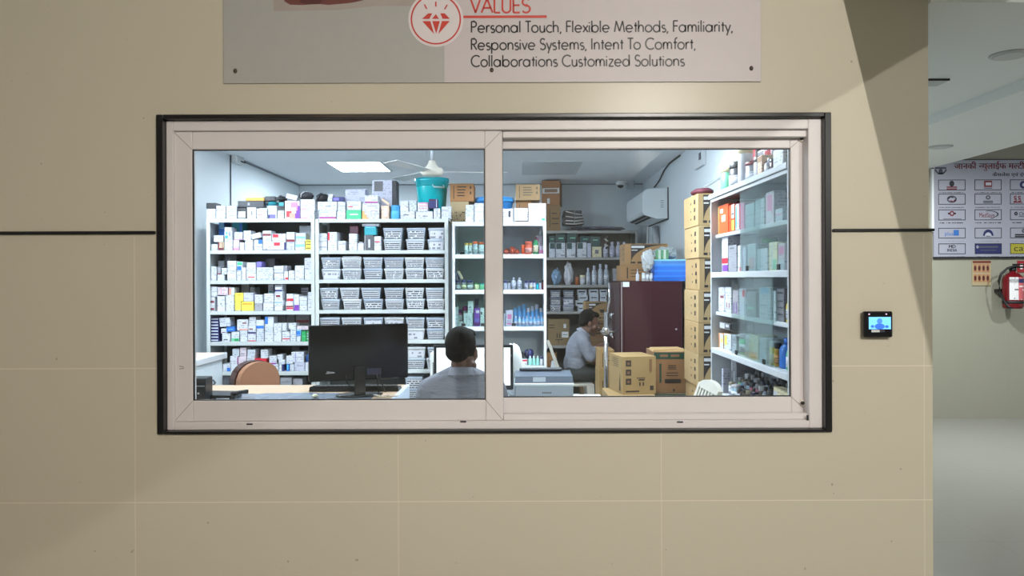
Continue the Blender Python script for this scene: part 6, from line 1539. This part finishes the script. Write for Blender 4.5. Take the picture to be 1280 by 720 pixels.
for rw in range(4):
    xx = 1.352 + rw * .052; yy = 4.86 - .02 * (rw % 2); k = 0; pts = []
    while yy > 3.74:
        pts.append(yy); yy -= q.uniform(.052, .066)
    lo = .0
    for k, y in enumerate(pts):
        if rw == 0 and y < 4.03: continue
        h = (.085, .115, .135, .15)[rw] * q.uniform(.9, 1.12)
        bottle(xx + .022, y, zE[5], .0215, h, 'J' if q.random() < .7 else 'N', q.choice(bods), q.choice(caps), q.choice(((222, 224, 230), None, (200, 205, 215))), 'small capped bottle, %s from far end, %s row, %s' % (ORD[k + 1], ('front', 'second', 'third', 'rear')[rw], wt), 'bottle', GBT)
# ================================================================ plastic chairs
def pchair(loc, rz, label):
    """seat front towards local +y"""
    t = thing('plastic_chair', loc, label, 'chair', rz=rz); m = M((198, 194, 184), .4, 0, .06, 8)
    b = MB(); b.cbox(-.22, .22, -.20, .105, .435, .46, .010); b.cbox(-.22, .22, .09, .112, .41, .455, .008); b.obj('seat', m, t)
    for sx in (-1, 1):
        for sy, y in ((1, .075), (-1, -.17)):
            b = MB(); x = sx * .185; k = .03; b.hexa([(x + sx * .035 - k, y + sy * .028 - k, 0), (x + sx * .035 + k, y + sy * .028 - k, 0), (x + sx * .035 + k, y + sy * .028 + k, 0), (x + sx * .035 - k, y + sy * .028 + k, 0), (x - .036, y - .036, .44), (x + .036, y - .036, .44), (x + .036, y + .036, .44), (x - .036, y + .036, .44)]); b.obj('leg', m, t)
    def by(z): return -.185 - (z - .45) * .36
    b = MB(); n = 10; outer = []
    for s in (-1, 1):
        b.hexa([(s * .21 - .022, by(.44) - .012, .44), (s * .21 + .022, by(.44) - .012, .44), (s * .21 + .022, by(.44) + .018, .44), (s * .21 - .022, by(.44) + .018, .44), (s * .185 - .022, by(.84) - .012, .84), (s * .185 + .022, by(.84) - .012, .84), (s * .185 + .022, by(.84) + .018, .84), (s * .185 - .022, by(.84) + .018, .84)])
    pts = [(.207 * math.cos(math.pi * i / n), .82 + .055 * math.sin(math.pi * i / n)) for i in range(n + 1)]
    poly = [(x, by(z) - .012, z) for x, z in pts] + [(-.207, by(.815) - .012, .815), (.207, by(.815) - .012, .815)]
    b.prism(poly, (0, .028, 0)); b.obj('back_frame', m, t)
    for k in range(6):
        x = -.15 + k * .06; b = MB(); b.hexa([(x - .018, by(.48) - .006, .48), (x + .018, by(.48) - .006, .48), (x + .018, by(.48) + .010, .48), (x - .018, by(.48) + .010, .48), (x - .018, by(.83) - .006, .83), (x + .018, by(.83) - .006, .83), (x + .018, by(.83) + .010, .83), (x - .018, by(.83) + .010, .83)]); b.obj('back_slat', m, t)
    b = MB(); b.box(-.20, .20, by(.5) - .008, by(.44) + .02, .44, .50); b.obj('back_rail', m, t)
    return t
pchair((.645, 7.68, 0), R(-90), 'white plastic chair under the seated man at the back')
pchair((.85, 4.6, 0), R(92), 'empty white plastic chair with slotted back at lower right of window')
# ================================================================ people
def blob(name, prims, mats, parent, voxel=.007, smooth=6):
    b = MB()
    for p in prims:
        if p[0] == 's': b.ball(p[1], p[2], 16, 10, 0, p[3] if len(p) > 3 else None)
        else: b.caps(p[1], p[2], p[3], p[4], 12)
    o = b.obj(name, mats, parent)
    m = o.modifiers.new('join', 'REMESH'); m.mode = 'VOXEL'; m.voxel_size = voxel; m.use_smooth_shade = True
    if smooth: s = o.modifiers.new('soften', 'SMOOTH'); s.iterations = smooth; s.factor = .5
    return o
def headp(c, yaw, pitch):
    rot = Matrix.Rotation(yaw, 3, 'Z') @ Matrix.Rotation(pitch, 3, 'X'); c = Vector(c)
    P = lambda v: c + rot @ Vector(v)
    S = lambda v, r: ('s', P(v), r, rot)
    body = [S((0, -.012, .03), (.074, .094, .094)), S((0, .028, -.045), (.056, .064, .074)), S((0, .072, -.098), (.026, .022, .022)), ('c', P((0, .094, .012)), P((0, .112, -.026)), .009, .014),
            S((.012, .100, -.030), (.011, .011, .009)), S((-.012, .100, -.030), (.011, .011, .009)), ('c', P((-.036, .078, .022)), P((.036, .078, .022)), .012, .012),
            S((.078, -.004, -.008), (.011, .020, .032)), S((-.078, -.004, -.008), (.011, .020, .032)), S((0, .089, -.060), (.023, .012, .007)), S((0, .087, -.073), (.021, .012, .008)),
            S((.036, .060, -.025), (.026, .028, .028)), S((-.036, .060, -.025), (.026, .028, .028)), ('c', P((-.05, .02, -.075)), P((.0, .075, -.098)), .026, .022), ('c', P((.05, .02, -.075)), P((.0, .075, -.098)), .026, .022)]
    hair = [S((0, -.030, .045), (.083, .090, .090)), S((0, -.062, -.006), (.068, .048, .052)), S((.060, -.022, .012), (.024, .044, .038)), S((-.060, -.022, .012), (.024, .044, .038)), S((0, .035, .094), (.058, .044, .030))]
    return P, S, body, hair
def hand(P0, d, up, curl=.5, s=1.0, side=1):
    """palm at P0 pointing along d, back of the hand along up: five fingers of their own"""
    d = Vector(d).normalized(); up = Vector(up); up = (up - d * up.dot(d)).normalized(); lat = d.cross(up) * side; P0 = Vector(P0); out = []
    pts = [P0 + d * .0 + lat * (.0), P0 + d * .075 * s]
    for k in (-.026, -.009, .009, .026): out.append(('c', P0 + lat * k * .8 * s, P0 + d * .078 * s + lat * k * s, .013 * s, .0115 * s))
    for k, L in ((-.030, .060), (-.010, .074), (.010, .070), (.029, .055)):
        a = P0 + d * .080 * s + lat * k * s; e = (d * math.cos(curl) - up * math.sin(curl)); b2 = a + e * L * .5 * s; e2 = (d * math.cos(curl * 2) - up * math.sin(curl * 2)); c2 = b2 + e2 * L * .45 * s
        out += [('c', a, b2, .0095 * s, .0088 * s), ('c', b2, c2, .0088 * s, .0072 * s)]
    a = P0 + d * .020 * s - lat * .030 * s; b2 = a + (d * .6 - lat * .7 - up * .2).normalized() * .036 * s; c2 = b2 + (d * .9 - lat * .15 - up * .3).normalized() * .030 * s
    out += [('c', P0 + d * .012 * s - lat * .012 * s, a, .014 * s, .012 * s), ('c', a, b2, .012 * s, .0105 * s), ('c', b2, c2, .010 * s, .008 * s)]
    return out
m_skin = M((104, 70, 56), .5, 0, .12, 30, 'skin'); m_hair = M((15, 12, 13), .75, 0, .4, 120, 'hair', .12); m_shirt = M((134, 137, 149), .8, 0, .12, 14, 'grey_shirt', .2, .5); m_trou = M((52, 54, 54), .8, 0, .15, 20, 'dark_trousers')
m_eye = M((128, 116, 108), .5, 0, .05, 20, None, .2); m_pup = M((20, 16, 16), .15); m_shoe = M((28, 24, 24), .35)
def eyes(P, rot_par):
    b = MB()
    for s in (-1, 1):
        b.ball(P((s * .031, .074, .001)), .0100, 10, 8, 0); b.ball(P((s * .031, .0808, .001)), .0046, 8, 6, 1)
    b.obj('eyes', [m_eye, m_pup], rot_par)
    b = MB()
    for s in (-1, 1): b.tube([P((s * .014, .092, .026)), P((s * .032, .090, .031)), P((s * .050, .078, .026))], [.0035, .004, .0025], 6)
    b.obj('eyebrows', m_hair, rot_par)
# ---- man with his back to the window
px_, py_ = WX(577, 4.05, 440), 4.08
p1 = thing('person', (px_, py_, 0), 'man with short black hair and grey collared shirt seated with his back to the window', 'person')
P, S, body, hair = headp((.004, -.02, 1.112), R(-22), R(-4))
body += [('c', (0, -.03, 1.06), (0, -.03, .95), .056, .062), ('s', (0, -.01, .82), (.16, .10, .19)), ('s', (0, .02, .62), (.15, .11, .16))]
arms = []; sh = []; tr = []
for s in (-1, 1):
    shd, elb, wr = Vector((s * .175, -.02, .905)), Vector((s * .235, .06, .70)), Vector((s * .15, .29, .745))
    body += [('c', shd, elb, .045, .038), ('c', elb, wr, .038, .026), ('c', (0, -.02, .96), shd, .05, .045)]
    body += hand(wr + Vector((0, .005, .0)), (s * -.15, 1, -.03), (0, 0, 1), .30, 1.0, s)
    sh += [('c', shd, elb, .066, .054), ('c', elb, wr - Vector((s * -.01, .03, 0)), .053, .040), ('c', (s * .03, -.035, .985), shd, .058, .066)]
    hip, kn, an = Vector((s * .09, 0, .54)), Vector((s * .12, .40, .51)), Vector((s * .12, .36, .10))
    body += [('c', hip, kn, .068, .050), ('c', kn, an, .046, .034), ('c', an, an + Vector((0, .12, -.05)), .035, .028)]
    tr += [('c', hip, kn, .085, .066), ('c', kn, an, .062, .050)]
sh += [('s', (0, -.012, .82), (.205, .125, .20)), ('s', (0, .01, .64), (.19, .135, .17)), ('s', (0, -.03, .91), (.19, .09, .09)), ('c', (-.05, -.065, .93), (.05, -.065, .93), .05, .05)]
tr += [('s', (0, .0, .55), (.185, .13, .10))]
bo = blob('body', body, m_skin, p1, .006, 5)
blob('hair', hair, m_hair, p1, .006, 3); eyes(P, p1)
blob('shirt', sh, m_shirt, p1, .009, 6); blob('trousers', tr, m_trou, p1, .010, 5)
b = MB(); n = 26
for i in range(n):  # folded collar
    a0, a1 = R(-60 - 420 + 0) + 0, 0
ringp = lambda a, r, z: (r * math.cos(a) * 1.06, -.030 + r * .98 * math.sin(a), z)
for i in range(22):
    a, c = R(-255 + i * 15), R(-255 + (i + 1) * 15)
    dz = lambda t: .012 * math.sin(t) 
    q0, q1 = ringp(a, .064, 1.036 - .012 + dz(a) * -1), ringp(c, .064, 1.036 - .012 + dz(c) * -1); r0, r1 = ringp(a, .088, .985 - dz(a)), ringp(c, .088, .985 - dz(c)); i0, i1 = ringp(a, .060, .97), ringp(c, .060, .97)
    b.quad(q0, q1, r1, r0); b.quad(i0, i1, q1, q0); b.quad(r0, r1, i1, i0)
b.obj('collar', M((142, 145, 158), .8, 0, .1, 14, None, .2), p1)
for s in (-1, 1):
    b = MB(); b.ball((s * .12, .42, .045), (.045, .13, .045), 14, 8); b.v = [(x, y, max(.002, z)) for x, y, z in b.v]; b.obj('shoe', m_shoe, p1)
t = thing('desk_stool', (px_, py_, 0), 'round stool under the man seated by the window', 'stool')
b = MB(); b.lathe(0, 0, [(.18, .38), (.19, .40), (.19, .42), (.17, .438)], 24); b.obj('seat', M((60, 58, 60), .5), t)
for k in range(4):
    a = k * math.pi / 2 + .785; b = MB(); b.tube([(.13 * math.cos(a), .13 * math.sin(a), .385), (.17 * math.cos(a), .17 * math.sin(a), 0)], .012, 8); b.obj('leg', M((150, 150, 152), .3, .8), t)
# ---- man seated sideways at the back
X0, Y0 = .565, 7.68
p2 = thing('person', (X0, Y0, .012), 'man in grey shirt and dark trousers leaning forward on the white plastic chair', 'person')
P, S, body, hair = headp((.168, 0, 1.036), R(-90), R(-16))
body += [('c', (.15, 0, .985), (.085, 0, .905), .052, .060), ('s', (.055, 0, .80), (.10, .15, .15), Matrix.Rotation(R(18), 3, 'Y')), ('s', (.02, 0, .62), (.10, .14, .14))]
sh = []; tr = []
for s in (-1, 1):
    shd = Vector((.085, s * .17, .865)); elb = Vector((.195, s * .205, .715)); wr = Vector((.30, s * .16, .845)) if s < 0 else Vector((.19, .13, .645))
    if s < 0: elb = Vector((.155, -.205, .715)); wr = Vector((.235, -.165, .815))
    body += [('c', shd, elb, .045, .038), ('c', elb, wr, .038, .026), ('c', (.08, 0, .90), shd, .05, .045)]
    body += hand(wr, (.6, .75 * -s, .2 if s < 0 else -.25), (-.3 if s < 0 else 0, 0, 1), .45, 1.0, s)
    fr = wr - (wr - elb).normalized() * .05
    sh += [('c', shd, elb, .068, .056), ('c', elb, fr, .055, .042), ('c', (.07, s * .03, .90), shd, .058, .066)]
    hip, kn, an = Vector((0, s * .088, .545)), Vector((.285, s * .085, .535)), Vector((.262, s * .07, .10))
    body += [('c', hip, kn, .068, .050), ('c', kn, an, .046, .034), ('c', an, an + Vector((.08, 0, -.05)), .035, .028)]
    tr += [('c', hip, kn, .088, .068), ('c', kn, an, .060, .050)]
rt = Matrix.Rotation(R(20), 3, 'Y')
sh += [('s', (.052, 0, .79), (.118, .185, .19), rt), ('s', (.018, 0, .63), (.118, .17, .14)), ('s', (.075, 0, .885), (.085, .175, .075))]
tr += [('s', (.012, 0, .55), (.105, .18, .092))]
blob('body', body, m_skin, p2, .006, 5); blob('hair', hair, m_hair, p2, .006, 3); eyes(P, p2)
blob('shirt', sh, m_shirt, p2, .010, 5); blob('trousers', tr, m_trou, p2, .010, 5)
b = MB(); ax = Vector((.065, 0, .08)).normalized(); u = Vector((0, 1, 0)); w_ = ax.cross(u)
for i in range(20):
    a, c = R(18 * i), R(18 * (i + 1)); cen = Vector((.112, 0, .94))
    f = lambda t, r, h: cen + u * r * math.cos(t) + w_ * r * math.sin(t) + ax * h
    b.quad(f(a, .062, .02), f(c, .062, .02), f(c, .084, -.022), f(a, .084, -.022)); b.quad(f(a, .058, -.03), f(c, .058, -.03), f(c, .062, .02), f(a, .062, .02)); b.quad(f(a, .084, -.022), f(c, .084, -.022), f(c, .058, -.03), f(a, .058, -.03))
b.obj('collar', M((142, 145, 156), .8), p2)
for s in (-1, 1):
    b = MB(); b.ball((.255, s * .075, .033), (.095, .045, .045), 14, 8); b.v = [(x, y, max(-.010, z)) for x, y, z in b.v]; b.obj('shoe', m_shoe, p2)
# ================================================================ light
panel(-1.93, -1.40, 7.75, 8.42, 85, 'lit square ceiling light above the racks')
panel(.08, .66, 7.77, 8.7, 0, 'unlit square ceiling panel above the back rack')
panel(-1.75, -1.15, 4.9, 5.5, 27, 'added unseen fill panel in the ceiling over the wooden desk')  # out-of-view panel added to light the desk and rack fronts
panel(.25, .85, 5.0, 5.6, 92, 'added unseen fill panel in the ceiling between the window and the cartons')  # another added panel, out of view, brightens the right wall cabinet
def fill_tube(x, label):  # unseen tube added as fill for the rack fronts and ceiling
    t = thing('fill_tube', (x, YI, 2.47), label, 'light')
    b = MB(); b.cbox(-.62, .62, .001, .045, -.03, .03, .006); b.obj('fill_batten', M((220, 224, 226), .4), t)
    b = MB(); b.tube([(-.58, .062, 0), (.58, .062, 0)], .014, 12); b.obj('tube', emit((236, 245, 255), 80, 'fill_glow'), t)
fill_tube(-1.3, 'added unseen fill tube on the inner wall above the left window pane')
t = thing('fill_tube', (XL, 5.4, 2.50), 'added unseen fill tube high on the left wall above the counter', 'light')  # added fill out of view, lifts the ceiling and the right-hand cabinet
b = MB(); b.cbox(.001, .045, -.62, .62, -.03, .03, .006); b.obj('fill_batten', M((220, 224, 226), .4), t)
b = MB(); b.tube([(.062, -.58, 0), (.062, .58, 0)], .014, 12); b.obj('tube', emit((236, 245, 255), 450, 'fill_glow'), t)
def fill_panel(x, y, p, col, lab):  # panels behind the camera, added as ambient fill for the front wall
    t = thing('ceiling_panel_light', (x, y, 3.2), lab, 'light')
    b = MB(); ring(b, -.32, .32, -.32, .32, .02, .02, .02, .02, 0, 1); b.v = [(a, z, -.012 * (1 - q)) for a, q, z in b.v]; b.obj('frame', M((200, 206, 210), .5), t)
    b = MB(); b.box(-.3, .3, -.3, .3, -.008, -.002); b.obj('diffuser', emit(col, p, 'light_diffuser'), t)
fill_panel(-1.6, -.8, 36, (255, 222, 192), 'added unseen fill panel in the corridor bay, left')
fill_panel(.4, -2.2, 30, (255, 244, 228), 'added unseen fill panel in the corridor bay, rear')
def lamp(name, typ, loc, power, col, size=.01, rot=(0, 0, 0)):
    L = bpy.data.lights.new(name, typ); L.energy = power; L.color = col
    if typ == 'AREA': L.shape = 'DISK' if size < .3 else 'SQUARE'; L.size = size
    else: L.shadow_soft_size = size
    o = bpy.data.objects.new(name, L); C.objects.link(o); o.location = loc; o.rotation_euler = rot; return o
lamp('corridor_spot', 'POINT', (1.372, -1.2, 3.13), 500, (1.0, .95, .88), .003)
lamp('lobby_spot', 'POINT', (2.3754, -1.6, 2.833), 205, (1.0, 1.0, .94), .002)
lamp('passage_lamp', 'AREA', (3.74, 6.7, 2.62), 75, (.92, .97, 1.0), .18)
lamp('recess_fill', 'AREA', (5.6, 5.2, 3.05), 95, (.92, .97, 1.0), .18)  # extra fill hidden in the recess, added to light the far corridor
wd = bpy.data.worlds.new('World'); bpy.context.scene.world = wd; wd.use_nodes = True
wd.node_tree.nodes['Background'].inputs[0].default_value = (.5, .52, .55, 1); wd.node_tree.nodes['Background'].inputs[1].default_value = .05
# ================================================================ camera
cam = bpy.data.cameras.new('camera'); co = bpy.data.objects.new('camera', cam); C.objects.link(co)
co.location = (0, 0, EYE); co.rotation_euler = (R(90), ROLL, 0); cam.sensor_width = 36; cam.lens = F / 1280 * 36
cam.shift_x = -(VX - 640) / 1280; cam.shift_y = (VY - 360) / 1280; cam.clip_start = .05
sc = bpy.context.scene; sc.camera = co
sc.view_settings.view_transform = 'Standard'; sc.view_settings.look = 'None'; sc.view_settings.exposure = 0.0; sc.view_settings.gamma = 1; sc.view_settings.use_curve_mapping = False
sc.cycles.max_bounces = 8; sc.cycles.diffuse_bounces = 4; sc.cycles.transparent_max_bounces = 14
sc.cycles.use_denoising = True; sc.cycles.sample_clamp_indirect = 4
